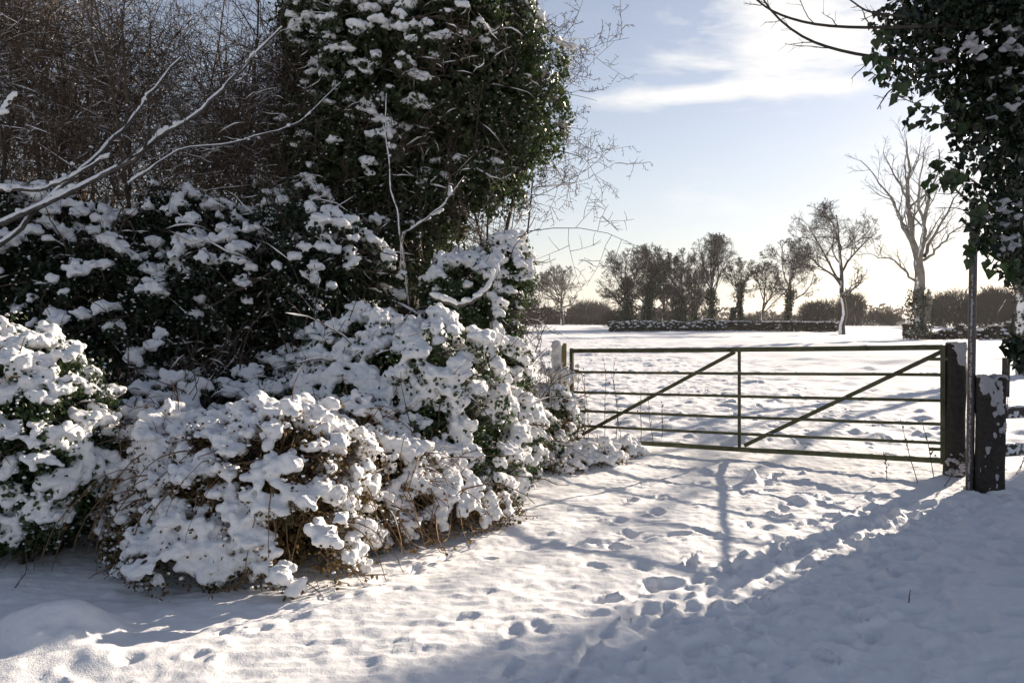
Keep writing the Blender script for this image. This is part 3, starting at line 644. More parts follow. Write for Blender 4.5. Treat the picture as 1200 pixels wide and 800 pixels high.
limb('thicker branch slanting up under the long grey one, snow thinner on it', [(-20, 300, 6.9), (60, 235, 7.0), (110, 185, 7.2), (165, 125, 7.5), (210, 70, 7.7)], .029, .010, 32, .1, 10)
limb('short branch with fat snow lumps poking in low at the left edge', [(-60, 215, 5.6), (0, 222, 5.6), (50, 222, 5.7), (85, 205, 5.9), (130, 182, 6.0)], .022, .009, 33, .8, 4)
limb('snow-heaped broken stub at the left edge, highest of the left branches', [(-60, 175, 5.4), (-10, 145, 5.4), (20, 110, 5.5)], .02, .012, 34, .9, 2)
limb('thin drooping branch crossing the dark thicket near the ivy tree, snow in short dashes', [(150, 215, 6.9), (215, 175, 7.1), (280, 165, 7.3), (345, 150, 7.6), (400, 95, 8.0)], .014, .005, 44, .1, 7)
limb('forked stick carrying a slab of snow, in the dark gap below the ivy crown', [(470, 320, 8.0), (470, 275, 8.0), (498, 258, 7.9), (520, 240, 7.9), (545, 205, 7.9)], .014, .006, 35, .5, 3)
limb('thin upright stem standing clear in front of the ivy tree', [(480, 360, 7.9), (470, 270, 7.9), (458, 220, 7.9), (453, 160, 8.0), (454, 112, 8.0)], .013, .005, 36, -.3, 3, name='upright_stem')
limb('sagging snow-plastered branch draped over the upright leafy bush', [(505, 345, 7.2), (535, 360, 7.1), (560, 350, 7.2), (580, 325, 7.3), (590, 300, 7.4)], .028, .014, 37, 1, 3)
limb('bent snow-covered branch curving above the shaded hollow at the left', [(0, 620, 5.4), (50, 605, 5.4), (100, 598, 5.3), (140, 590, 5.2), (175, 625, 5.1)], .022, .012, 38, 1, 3)
limb('forking snow-covered branch leaning on the left side of the bramble mound', [(175, 625, 5.0), (150, 590, 5.0), (165, 560, 5.1), (195, 540, 5.15)], .022, .014, 39, 1, 2)

# ------------------------------------------------------------------ gate
def metal_mat():
    m, nt, b, _ = mat_new('weathered_gate_metal')
    a = noise_node(nt, 9, 5, .65); g = noise_node(nt, 60, 3)
    col = ramp(nt, a.outputs[0], [(.30, (.03, .032, .018)), (.5, (.065, .072, .032)), (.75, (.11, .105, .08))])
    nt.links.new(col, b.inputs['Base Color']); b.inputs['Metallic'].default_value = .35; b.inputs['Roughness'].default_value = .62
    bump(nt, b, g.outputs[0], .3, .002); return m
MGATE = metal_mat()
def gate():
    br = P(1105, 539.5, 7.5); tr = P(1105, 407, 7.5); bl = P(670, 514, 9.87); tl = P(670, 411, 9.87)
    root = thing('field_gate', 'long green-grey metal field gate with six rails and two diagonal braces', 'gate', (br[0], br[1], gh(br[0], br[1])))
    def pt(u, v): return (bl*(1-u)+br*u)*(1-v)+(tl*(1-u)+tr*u)*v
    ax = unit(br-bl); nrm = unit(np.cross(ax, np.array([0, 0, 1.])))
    def bar(p, q, w, d, off=0.0, n=10, sag=.004, name='rail', rnd=False):
        p = p+nrm*off; q = q+nrm*off; t = np.linspace(0, 1, n)[:, None]
        c = p*(1-t)+q*t; c[:, 2] += -sag*np.sin(math.pi*t[:, 0])+rng.normal(size=n)*.0012; dirv = unit(q-p); up = np.cross(nrm, dirv)
        if up[2] < 0: up = -up
        if rnd:
            return make(name, [tubes(c[None], np.full((1, n), w*.5), 10)], MGATE, root, True)
        V = np.concatenate([c+up*sx*w/2+nrm*sy*d/2 for sx, sy in ((1, 1), (1, -1), (-1, -1), (-1, 1))]); F = []
        for k in range(n-1):
            for s in range(4): a = s*n+k; b_ = ((s+1) % 4)*n+k; F.append([a, a+1, b_+1, b_])
        F += [[0, n, 2*n, 3*n], [n-1, 4*n-1, 3*n-1, 2*n-1]]
        o = make(name, [(V, np.array(F))], MGATE, root)
        m = o.modifiers.new('b', 'BEVEL'); m.width = .004; m.segments = 2; m.limit_method = 'ANGLE'
        return o
    for i, v in enumerate((0, .155, .322, .532, .76, 1.0)):
        w = .050 if i in (0, 5) else .030
        bar(pt(0, v), pt(1, v), w, .036 if i in (0, 5) else .022)
    bar(pt(0, -.02), pt(0, 1.03), .045, .040, 0, 4, 0, 'end_upright'); bar(pt(1, -.03), pt(1, 1.02), .045, .040, 0, 4, 0, 'end_upright')
    um = .5035
    # place the middle upright where the photograph has it
    best = min(np.linspace(.2, .8, 400), key=lambda u: abs((pt(u, .5)[0]/pt(u, .5)[1])-(866-600)/FPX)); um = best
    bar(pt(um, -.01), pt(um, 1.0), .036, .012, -.027, 4, 0, 'middle_upright')
    bar(pt(um-.012, .975), pt(.03, .05), .042, .010, -.037, 6, 0, 'brace'); bar(pt(.998, .965), pt(um+.012, .03), .042, .010, -.037, 6, 0, 'brace')
    # hinges and the latch
    h1_ = pt(1, .9); h2_ = pt(1, .1)
    for h_ in (h1_, h2_): bar(h_-ax*.12, h_+ax*.06, .03, .05, -.005, 3, 0, 'hinge')
    bar(pt(0, .78)-ax*.12, pt(0, .78)+ax*.10, .018, .018, .0, 3, 0, 'latch', True)
    # snow and rime clinging in crumbs on top of the rails
    C, Rr = [], []
    for v, w in ((0, .05), (.155, .03), (.322, .03), (.532, .03), (.76, .03), (1.0, .05)):
        for k in range(26 if v < 1 else 10):
            u = rng.random()
            for j in range(rng.integers(1, 6)): C.append(pt(min(u+j*.003, 1), v)+np.array([0, 0, w/2+.002])); Rr.append(rng.uniform(.004, .009))
    make('snow', [balls(np.array(C), np.array(Rr), ICO0, .6, .2)], MSNOWB, root, True)
    return root
gate()
# hanging post
def patched_snow(root, faces_pts, voxel=.010, mat=None):
    remeshed('snow', [balls(np.array([p for p, _ in faces_pts]), np.array([r for _, r in faces_pts]), ICO1, .9, .1)], voxel, mat or MSNOWB, root, rough=.006, freq=22)
def gate_post():
    c = P(1118, 552, 7.48); z0 = gh(c[0], c[1])-.1; top = P(1117, 402, 7.48)[2]
    root = thing('gate_post', 'thick dark round timber gate post with snow stuck to its upper side', 'post', (c[0], c[1], z0+.1))
    zz = np.array([z0, .2, .4, .6, .8, 1.0, 1.15, top-.012, top]); Pl = np.array([[c[0]+.004*math.sin(z*9), c[1], z] for z in zz])[None]
    rr = np.array([[.098, .095, .092, .09, .089, .088, .088, .087, .080]])
    V, F = tubes(Pl, rr, 20); V = V+.003*rng.normal(size=V.shape)*np.array([1, 1, 0]); cap = np.arange(len(V)-20, len(V))[None]
    o = make('post_body', [(V, F), (V[-20:], np.arange(20)[None])], MWOODP, root, True)
    m = o.modifiers.new('e', 'EDGE_SPLIT'); m.split_angle = R(50)
    pts = []
    for k in range(420):
        a = R(rng.uniform(195, 300)); z = top-rng.random()**1.1*.52
        f = vnoise3(np.array([[a*2.2, z*6, 1.]]), 4)[0]
        thr_ = -.35 if z > top-.2 else .08+(top-.22-z)*1.2
        if f < thr_: continue
        pts.append((np.array([c[0]+.083*math.cos(a), c[1]+.083*math.sin(a), z]), .004+.02*min(1, (f-thr_)/.6)*rng.uniform(.6, 1)))
    for k in range(60):
        a = rng.uniform(0, 6.28); q = rng.random()**.5*.085; pts.append((np.array([c[0]+q*math.cos(a), c[1]+q*math.sin(a), top+.002]), rng.uniform(.008, .014)))
    for k in range(60):
        a = R(rng.uniform(200, 290)); z = z0+.12+rng.random()**2*.2; pts.append((np.array([c[0]+.1*math.cos(a), c[1]+.1*math.sin(a), z]), rng.uniform(.008, .02)))
    patched_snow(root, pts, .008, MRIME)
gate_post()
def latch_post():
    c = P(659, 470, 10.0); top = P(659, 402, 10.0)[2]; z0 = -.15
    root = thing('latch_post', 'slim pale timber latch post at the free end of the gate', 'post', (c[0], c[1], 0))
    m, nt, b, _ = mat_new('pale_timber'); a = noise_node(nt, 12, 5); nt.links.new(ramp(nt, a.outputs[0], [(.3, (.17, .14, .045)), (.7, (.34, .27, .11))]), b.inputs['Base Color']); b.inputs['Roughness'].default_value = .8; bump(nt, b, a.outputs[0], .5, .006)
    o = make('post_body', [box((c[0], c[1], (top+z0)/2), .10, .10, top-z0)], m, root); mm = o.modifiers.new('b', 'BEVEL'); mm.width = .008; mm.segments = 2
    pts = []
    for k in range(420):
        t = rng.random(); z = .55+t*(top+.02-.55); pts.append((np.array([c[0]-.07+rng.normal()*.018-.02*(1-t), c[1]-.055+rng.normal()*.02, z]), rng.uniform(.02, .036)+.012*(1-t)))
    for k in range(130): pts.append((np.array([c[0]-.02+rng.normal()*.08, c[1]-.12+rng.normal()*.05, .82+rng.normal()*.05]), rng.uniform(.025, .045)))
    patched_snow(root, pts, .012)
latch_post()
def sign_pole():
    c = P(1136, 578, 7.0); z0 = gh(c[0], c[1])-.1; top = 2.55
    root = thing('sign_pole', 'slim grey metal pole with rime down one side beside the gate post', 'pole', (c[0], c[1], z0+.1))
    m, nt, b, _ = mat_new('pole_metal'); a = noise_node(nt, 18, 4); nt.links.new(ramp(nt, a.outputs[0], [(.3, (.06, .05, .05)), (.7, (.13, .115, .11))]), b.inputs['Base Color']); b.inputs['Roughness'].default_value = .5; b.inputs['Metallic'].default_value = .4
    make('pole_tube', [tubes(np.array([[(c[0], c[1], z0), (c[0], c[1], 1.2), (c[0], c[1], top)]]), np.array([[.033, .033, .033]]), 16)], m, root, True)
    make('pole_cap', [balls(np.array([[c[0], c[1], top]]), np.array([.036]), ICO2, .6, 0)], m, root, True)
    # a short plain finger board up in the ivy
    pts = [(np.array([c[0]-.022+rng.normal()*.004, c[1]-.028, rng.uniform(z0+.1, 1.9)]), rng.uniform(.003, .0075)) for _ in range(520)]
    patched_snow(root, pts, .005, MRIME)
sign_pole()
def stile_post():
    c = P(1159, 580, 6.95); z0 = gh(c[0], c[1])-.1; top = P(1159, 440, 6.95)[2]
    root = thing('stile_post', 'squat wide old timber post with notched snowy top beside the pole', 'post', (c[0], c[1], z0+.1))
    nx, nz = 16, 40; w, d = .236, .12; V, F = [], []
    def topz(u): return top - .055*math.exp(-((u-.42)/.13)**2) - .02*abs(u-.5)
    for j in range(nz+1):
        for i in range(nx):
            a = i/nx*2*math.pi; cx, sx = math.cos(a), math.sin(a); e = .45
            x = math.copysign(abs(cx)**e, cx)*w/2; y = math.copysign(abs(sx)**e, sx)*d/2; u = x/w+.5
            z = z0+(topz(u)-z0)*j/nz; k = 1+.05*float(vnoise3(np.array([[x*9, y*9, z*5]]), 3)[0]); V.append((c[0]+x*k, c[1]+y*k, z))
    V = np.array(V); F = [[j*nx+i, j*nx+(i+1) % nx, (j+1)*nx+(i+1) % nx, (j+1)*nx+i] for j in range(nz) for i in range(nx)]
    o = make('post_body', [(V, np.array(F)), (V[-nx:], np.arange(nx)[None])], MWOODP, root, True); m = o.modifiers.new('e', 'EDGE_SPLIT'); m.split_angle = R(55)
    pts = []
    for k in range(2600):
        u = rng.random(); z = rng.uniform(z0+.05, topz(u)+.01); hz = (topz(u)-z)
        f = float(vnoise3(np.array([[u*3.2, z*5.5, 2.]]), 14)[0])+.7*float(vnoise3(np.array([[u*11, z*22, 5.]]), 3)[0])
        thr = -.15 if hz < .12+.2*(.35 < u < .8) else (.85 if z > .40 else .35 if u > .15 else .8)
        if f < thr: continue
        pts.append((np.array([c[0]+(u-.5)*w*.97, c[1]-d/2+.002, z]), .003+.019*min(1, (f-thr)/.7)*rng.uniform(.55, 1)))
    for k in range(120): u = rng.random(); pts.append((np.array([c[0]+(u-.5)*w, c[1]+rng.uniform(-.5, .5)*d, topz(u)+.004]), rng.uniform(.01, .018)))
    patched_snow(root, pts, .007, MRIME)
stile_post()
def rail_fence():
    MB_ = bark_mat('fence_board', (.04, .033, .028), (.12, .10, .085), 12)
    a = P(1177, 484, 7.05); root = thing('rail_fence', 'low timber rail fence with snow on its boards running off the right edge', 'fence', (a[0], a[1], gh(a[0], a[1])))
    d = unit(np.array([1., .35, 0])); n = np.array([-.35, 1., 0]); n = n/np.linalg.norm(n)
    def plank(name, px, py, Y, h, L_, t):
        s = P(px, py, Y); o = make(name, [box(s+d*L_/2, L_, t, h, d, n)], MB_, root); m = o.modifiers.new('b', 'BEVEL'); m.width = .006; m.segments = 2
        C = np.array([s+d*rng.uniform(0, L_)-n*t/2*rng.uniform(-.9, 1)+np.array([0, 0, h/2+.003]) for _ in range(260)])
        C2 = np.array([s+d*rng.uniform(0, L_)-n*(t/2)+np.array([0, 0, rng.uniform(-.5, .5)*h]) for _ in range(420)])
        C2 = C2[vnoise3(C2*7, 3) > -.1]
        pts = np.concatenate([C, C2]); remeshed('snow', [balls(pts, rng.uniform(.008, .016, len(pts)), ICO0, .9, .1)], .009, MSNOWB, o if False else root, rough=.005)
    plank('rail', 1177, 484, 7.05, .095, 2.4, .04); plank('rail', 1177, 528, 7.0, .10, 2.4, .04)
    u = P(1178.5, 442, 6.93); make('upright_board', [box((u[0], u[1], u[2]), .04, .05, .34)], MB_, root)
    e = P(1177, 484, 7.05)+d*2.3; o = make('fence_post', [box((e[0], e[1]+.1, .45), .12, .12, 1.1)], MB_, root)
rail_fence()

# ------------------------------------------------------------------ weeds and stalks
def weeds(name, label, pts, mat, seed, hh, snowp=.5, seeds=True, cat='weeds', lean=.14, group=None):
    global rng
    rng = np.random.default_rng(seed)
    root = thing(name, label, cat, (pts[0][0], pts[0][1], gh(*pts[0][:2])), group)
    st = np.array([(x, y, gh(x, y)-.04) for x, y in pts]); n = len(st)
    A = polyline(st, unit(np.array([[0, 0, 1.]])+rng.normal(size=(n, 3))*lean), np.array(hh)*rng.uniform(.8, 1.1, n), 9, .05, 0)
    RA = np.full((n, 9), .0045)*np.linspace(1, .5, 9)[None]
    make('stalk', [tubes(A, RA, 4)], mat, root)
    b1 = branch(A, RA, 9, .3, 1, 25, 60, .13, 5, .12, .05, .6, rmin=.0018)
    make('twig', [tubes(*b1, 3)], mat, root)
    if seeds:
        idx = rng.integers(0, len(b1[0]), n*26); p, _, _ = interp(*b1, idx, rng.random(len(idx)))
        make('seed_head', [balls(p, rng.uniform(.003, .008, len(p)), ICO0, 1.2, .2)], mat, root)
    s = snow_strips(*b1, snowp, 1.2, .004, .95)
    if s: make('snow', [s], MSNOWB, root, True)
def gpts(l): return [G(*p) for p in l]
weeds('dead_weed', 'tall dark seeding weed stalks standing in front of the left half of the gate', [(1.13, 9.6), (1.2, 9.3), (1.33, 9.5)], MTHK, 51, [1.15, 1.05, .95])
weeds('dead_weed', 'leaning pinkish dead stalks with frosted heads beside the latch post', [(.80, 9.3), (.86, 9.5), (.9, 9.2), (.77, 9.6)], MTWIGR, 52, [1.35, 1.2, .9, 1.3], .9, lean=.12)
weeds('dead_weed', 'thin low dead stalks behind the gate near its left brace', [(1.6, 9.9), (1.75, 9.8), (1.9, 10.1)], MTHK, 53, [.7, .8, .6])
weeds('dead_weed', 'dark bent stems growing at the foot of the round gate post', [(3.72, 7.25), (3.85, 7.1), (3.9, 7.3), (3.6, 7.5), (3.5, 7.4), (4.0, 7.0)], MTHK, 54, [.75, .5, .6, .45, .4, .35], .3, lean=.45)
weeds('dead_weed', 'reddish dead stems behind the timber rails at the right edge', [(4.75, 7.5), (4.85, 7.6), (4.95, 7.5), (4.9, 7.9)], MTWIGR, 55, [1.0, .8, .9, .8], .3)
weeds('dead_weed', 'few short dark stems poking through snow at the lower left', [G(20, 640), G(60, 660), G(140, 640), G(10, 690), G(190, 660)], MTHK, 56, [.25, .2, .2, .25, .15], .3, False, lean=.8)
weeds('dead_weed', 'single little dark sprig in the trampled shaded snow', [G(1065, 698)], MTHK, 57, [.12], .1, False, lean=.3)
weeds('dead_weed', 'pale dry stems sticking out beside the bramble mound towards the track', [G(590, 610), G(600, 600), G(575, 615), G(560, 618)], MTWIGR, 58, [.35, .3, .4, .35], .5, False, lean=.8)

# ------------------------------------------------------------------ trees in the field
def field_tree(label, px, Y, top, cx0, cx1, base=None, cy=None, seed=0, trunk_r=.3, limbs=12, mat=None, ivy=0, ivyr=1.0, ivyh=(0, .5), kinds=('field_tree',), counts=(7, 6, 5, 3), trunk_top=.78, forks=None, lens=.8, name='bare_tree', group='trees standing in the snowy field', wig=.13, amin=30, amax=85, tw=.025, z0=None, tcut=.3, trop=.06):
    global rng
    rng = np.random.default_rng(seed)
    x = (px-600)/FPX*Y; zb = gh(x, Y)-.2; zt = P(px, top, Y)[2]
    root = thing(name, label, 'tree', (x, Y, zb+.2), group)
    H = zt-zb; xl = (cx0-600)/FPX*Y; xr = (cx1-600)/FPX*Y
    bot = zb+H*tcut
    c = np.array([(xl+xr)/2, Y, (zt+bot)/2]); e = np.array([(xr-xl)/2, (xr-xl)/2, (zt-bot)/2])*np.array([1.16, 1.1, 1.04])
    K = 12
    if forks is None: forks = [[(px, None)]]
    z_ = np.linspace(zb, zb+H*trunk_top, K); A = np.stack([x+(c[0]-x)*np.linspace(0, 1, K)**1.6*.8+np.cumsum(rng.normal(size=K))*H*.006, Y+np.cumsum(rng.normal(size=K))*H*.005, z_], -1)[None]
    A[0, :2, 0] = x
    RA = (trunk_r*np.concatenate([[1.35, 1.1], np.linspace(1, .25, K-2)]))[None]
    env = (c, e)
    b1 = branch(A, RA, limbs, tcut*.75/trunk_top, 1, amin, amax, 1.6, 10, wig*.8, trop, .62, env)
    b2 = branch(*b1, counts[0], .2, 1, 25, 60, lens*.8, 7, wig, trop*.6, .6, env, rmin=tw*1.5)
    b3 = branch(*b2, counts[1], .15, 1, 25, 60, .62, 5, wig, .04, .6, env, rmin=tw)
    b4 = branch(*b3, counts[2], .15, 1, 25, 60, .65, 4, wig, .03, .6, env, rmin=tw*.8)
    b5 = branch(*b4, counts[3], .15, 1, 20, 60, .7, 3, wig, .02, .7, env, rmin=tw*.6) if counts[3] else None
    mat = mat or MFAR
    make('trunk', [tubes(A, RA, 9)], mat, root, True)
    make('limb', [tubes(*b1, 6), tubes(*b2, 4)], mat, root, True)
    make('crown', [tubes(*b3, 3), tubes(*b4, 3)]+([tubes(*b5, 3)] if b5 else []), MFTW if mat is not MPALE else MPALE, root)
    if ivy:
        n = ivy; i0 = (rng.random(n)*(ivyh[1]-ivyh[0])+ivyh[0])/trunk_top; p, _, _ = interp(A, RA, np.zeros(n, int), np.clip(i0, 0, 1))
        d = rdir(n)*np.array([1, 1, .5]); q = (rng.random(n)**.6)*ivyr*(1.0+.5*vnoise2(p[:, 2]*.7, p[:, 2]*0+seed, 3))
        make('ivy', [leaves(p+d*q[:, None], d, rng.uniform(.18, .34, n)*max(1, Y/140))], MFIVY, root)
    return root
field_tree('lone round-crowned bare tree, farthest left beyond the field', 659, 190, 310, 628, 691, seed=61, trunk_r=.42, limbs=18, tcut=.20, trunk_top=.72, tw=.03)
field_tree('wide bare tree with an ivy-dark trunk, leftmost of the clump behind the hedge', 737, 128, 289, 700, 778, seed=62, trunk_r=.3, limbs=14, ivy=4200, ivyr=1.7, ivyh=(.02, .62), tcut=.2)
field_tree('bare tree with the thickest black-green ivy column, in the clump behind the hedge', 757, 124, 284, 733, 792, seed=63, trunk_r=.35, limbs=14, ivy=5200, ivyr=1.9, ivyh=(0, .72), tcut=.25)
field_tree('densely twiggy brown round tree in the middle of the clump', 798, 126, 291, 768, 828, seed=64, trunk_r=.3, limbs=22, tcut=.06, counts=(8, 7, 5, 3), tw=.024, ivy=2400, ivyr=1.6, ivyh=(0, .4))
field_tree('tallest fine-twigged tree of the clump, rising above its neighbours', 832, 122, 273, 806, 864, seed=165, trunk_r=.3, limbs=12, tcut=.30, ivy=2000, ivyr=.9, ivyh=(0, .42), amin=20, amax=55, trop=.12)
field_tree('flat-topped tree with a narrow ivy-wrapped trunk right of the tallest in the clump', 868, 120, 302, 844, 896, seed=66, trunk_r=.28, limbs=12, tcut=.35, ivy=2600, ivyr=.9, ivyh=(0, .65))
field_tree('small open pale-brown tree between two ivy-wrapped ones', 893, 124, 306, 873, 920, seed=67, trunk_r=.2, limbs=11, tcut=.25, amin=20, amax=50, counts=(6, 5, 4, 3))
field_tree('domed tree with ivy on its lower trunk, right end of the clump', 921, 116, 280, 888, 962, seed=68, trunk_r=.32, limbs=15, tcut=.32, ivy=2400, ivyr=.85, ivyh=(0, .45))
field_tree('large bare tree with clear leaning trunk in front of the end of the hedge', 987, 92, 224, 926, 1024, seed=69, trunk_r=.30, limbs=13, tcut=.30, wig=.2, amin=35, amax=80, counts=(8, 6, 5, 3), trunk_top=.84, tw=.018)
field_tree('bushy brown tree squeezed between the ivy column and the densely twiggy tree', 777, 132, 300, 756, 800, seed=71, trunk_r=.25, limbs=20, tcut=.1, counts=(8, 6, 5, 3))
field_tree('brown tree filling the gap left of the tallest of the clump', 815, 130, 294, 795, 838, seed=72, trunk_r=.25, limbs=18, tcut=.12, counts=(7, 6, 5, 3), ivy=1500, ivyr=1.0, ivyh=(0, .35))
def pale_tree():
    global rng
    rng = np.random.default_rng(70); Y = 62; x = (1078-600)/FPX*Y; zb = gh(x, Y)-.1
    root = thing('pale_dead_tree', 'tallest pale forked bare tree with an ivied stub at its foot, right of the clump', 'tree', (x, Y, zb+.1), 'trees standing in the snowy field')
    def path(pts, r0, r1, K=14):
        q = np.array([P(a, b, Y+c) for a, b, c in pts]); t = np.linspace(0, 1, len(q)); tt = np.linspace(0, 1, K)
        L_ = np.stack([np.interp(tt, t, q[:, i]) for i in range(3)], -1)
        for _ in range(2): L_[1:-1] = (L_[:-2]+2*L_[1:-1]+L_[2:])/4
        L_[1:-1] += rng.normal(size=(K-2, 3))*.06
        return L_[None], np.linspace(r0, r1, K)[None]
    T = path([(1079, 392, 0), (1078, 360, 0), (1077, 330, 0), (1076, 305, 0)], .48, .34)
    A = [path(p_, a, b) for p_, a, b in [
        ([(1076, 305, 0), (1069, 285, 0), (1066, 255, .3), (1063, 220, .4), (1067, 195, .6), (1062, 165, .8)], .30, .05),
        ([(1077, 308, 0), (1082, 285, -.3), (1082, 260, -.6), (1088, 230, -.8), (1100, 200, -1)], .26, .05),
        ([(1070, 285, 0), (1060, 270, .4), (1052, 250, .8), (1046, 235, 1), (1030, 210, 1.5), (1008, 188, 2)], .16, .03),
        ([(1083, 300, 0), (1092, 280, 1), (1100, 265, 1), (1118, 235, 2), (1130, 215, 2)], .15, .03),
        ([(1082, 305, 0), (1098, 292, -1), (1112, 275, -1), (1130, 262, -1.5)], .12, .03),
        ([(1074, 330, 0), (1062, 322, 0), (1050, 305, -.5), (1030, 300, -1), (1010, 298, -1)], .10, .02),
        ([(1067, 245, 0), (1058, 222, 1), (1045, 200, 1.5), (1035, 178, 2)], .12, .03),
        ([(1083, 262, 0), (1075, 235, -1.5), (1078, 200, -2), (1084, 172, -2)], .13, .03)]]
    make('trunk', [tubes(*T, 10)], MPALE, root, True)
    make('limb', [tubes(*a, 7) for a in A], MPALE, root, True)
    PA = np.concatenate([a[0] for a in A]); RA = np.concatenate([a[1] for a in A])
    b2 = branch(PA, RA, 9, .15, 1, 20, 50, .42, 8, .10, .05, .5, rmin=.02); b3 = branch(*b2, 6, .2, 1, 20, 50, .5, 6, .12, .04, .55, rmin=.012); b4 = branch(*b3, 4, .2, 1, 20, 50, .6, 4, .12, .03, .6, rmin=.009)
    make('crown', [tubes(*b2, 4), tubes(*b3, 3), tubes(*b4, 3)], MPALE, root)
    n = 1500; t = rng.random(n)*.55; p, _, _ = interp(*T, np.zeros(n, int), t); d = rdir(n)*np.array([1, 1, .4])
    make('ivy', [leaves(p+d*(.75+.25*rng.random(n))[:, None], d, rng.uniform(.1, .2, n))], MFIVY, root)
    s = P(1087, 358, Y-.5); make('broken_slab', [(np.array([P(1082, 378, Y-.6), P(1090, 372, Y-.6), P(1093, 352, Y-.6), P(1088, 338, Y-.6), P(1083, 352, Y-.6), P(1082, 378, Y-.1), P(1090, 372, Y-.1), P(1093, 352, Y-.1), P(1088, 338, Y-.1), P(1083, 352, Y-.1)]),
         np.array([[0, 1, 6, 5], [1, 2, 7, 6], [2, 3, 8, 7], [3, 4, 9, 8], [4, 0, 5, 9]])), (np.array([P(1082, 378, Y-.6), P(1090, 372, Y-.6), P(1093, 352, Y-.6), P(1088, 338, Y-.6), P(1083, 352, Y-.6)]), np.arange(5)[::-1][None])], MPALE, root)
pale_tree()

# hedges and scrub across the field
def far_hedge(name, label, p0, p1, h, wd, mat, n, snow=True, seed=0, size=(.12, .3), bumpy=.15, gaps=0, cat='hedge', snowm=0.5, top=.62):
    global rng
    rng = np.random.default_rng(seed); p0 = np.array(p0, float); p1 = np.array(p1, float); L_ = np.linalg.norm(p1-p0); d = (p1-p0)/L_; nrm = np.array([-d[1], d[0]])
    zb = gh(*((p0+p1)/2)); root = thing(name, label, cat, (p0[0], p0[1], gh(*p0)))
    t = rng.random(n)*L_; w = rng.uniform(-.5, .5, n)*wd; hh = h*(1+bumpy*vnoise2(t*.45, t*0, seed)+bumpy*.5*vnoise2(t*1.7, t*0, seed+1)); z = rng.random(n)**.8*hh
    C = np.stack([p0[0]+d[0]*t+nrm[0]*w, p0[1]+d[1]*t+nrm[1]*w, base_h(p0[0]+d[0]*t, p0[1]+d[1]*t)+z], -1)
    make('foliage', [leaves(C, rdir(n), rng.uniform(*size, n), droop=-.3)], mat, root)
    ns = int(L_*2); ts = rng.random(ns)*L_; B = np.stack([p0[0]+d[0]*ts, p0[1]+d[1]*ts, base_h(p0[0]+d[0]*ts, p0[1]+d[1]*ts)-.05], -1)
    A = polyline(B, unit(np.array([[0, 0, 1.]])+rng.normal(size=(ns, 3))*.2), np.full(ns, h*.9), 5, .1, 0); make('stem', [tubes(A, np.full((ns, 5), .04), 4)], MFAR, root)
    if snow:
        m = int(L_*26*snowm); t = rng.random(m)*L_; w = rng.uniform(-.5, .5, m)*wd; hh = h*(1+bumpy*vnoise2(t*.45, t*0, seed)+bumpy*.5*vnoise2(t*1.7, t*0, seed+1))
        lay = rng.random(m); z = np.where(lay < top, hh, hh*rng.uniform(.35, .95, m)); w = np.where(lay < top, w, -np.abs(w)*0-wd*.5)
        C = np.stack([p0[0]+d[0]*t+nrm[0]*w, p0[1]+d[1]*t+nrm[1]*w, base_h(p0[0]+d[0]*t, p0[1]+d[1]*t)+z], -1)
        make('snow', [balls(C, rng.uniform(.05, .24, m), ICO1, .38, .15)], MSNOWB, root, True)
    return root
def at(px, Y): return ((px-600)/FPX*Y, Y)
far_hedge('hedge', 'dark evergreen hedge under lumps of snow, in front of the ivy-trunked trees', at(714, 112), at(850, 110), 1.45, 2.2, MFIVY, 14000, seed=81, bumpy=.25, snowm=1.0, top=.72)
far_hedge('hedge', 'brown clipped hedge with a level snow top, ending at the large leaning tree', at(851, 110), at(982, 106), 1.3, 1.4, MHEDB, 11000, seed=82, bumpy=.04, snowm=1.7, top=.97)
far_hedge('hedge', 'scrubby snow-flecked hedge under the pale dead tree at the right', at(1058, 66), at(1215, 62), 1.0, 2.0, MHEDB, 11000, seed=83, bumpy=.55, size=(.08, .2), snowm=.8, top=.8)
far_hedge('hedge', 'thin far hedge line under the lone round tree at the left', at(560, 225), at(722, 215), 2.2, 2.5, MHEDB, 9000, snow=False, seed=84, size=(.3, .7), bumpy=.25)
def scrub(name, label, px, Y, w, h, seed, mat=None, n=2600, group=None, cat='bush', ln=None):
    """twiggy leafless bush: many fine stems fanning up inside a dome"""
    global rng
    rng = np.random.default_rng(seed); x = (px-600)/FPX*Y; wm = w/FPX*Y/2; hm = h/FPX*Y; z0 = gh(x, Y)
    root = thing(name, label, cat, (x, Y, z0), group)
    Lb = [(x, Y, z0+hm*.35, wm, wm*.7, hm*.62)]+[(x+rng.uniform(-.6, .6)*wm, Y+rng.uniform(-.3, .3)*wm, z0+hm*rng.uniform(.3, .55), wm*rng.uniform(.35, .55), wm*.4, hm*rng.uniform(.35, .5)) for _ in range(5)]
    p = sample_volume(Lb, n); p = p[p[:, 2] > z0]; s = ln or hm*.22
    c = np.array([x, Y, z0-hm*.3]); d = unit(unit(p-c)+rdir(len(p))*.45)
    T = polyline(p, d, rng.uniform(.5, 1.2, len(p))*s, 4, .2, .05); RT = np.full(T.shape[:2], hm*.0085)*np.array([[1, .8, .6, .4]])
    make('twig', [tubes(T, RT, 3)], mat or MFTW, root)
    ns = 10; B = np.array([[x, Y, z0-.1]])+rng.normal(size=(ns, 3))*np.array([wm*.4, wm*.3, 0]); A = polyline(B, unit(np.array([[0, 0, 1.]])+rng.normal(size=(ns, 3))*.3), np.full(ns, hm*.75), 6, .12, 0)
    make('stem', [tubes(A, np.linspace(hm*.02, hm*.008, 6)[None]*np.ones((ns, 1)), 4)], MFAR, root)
    return root
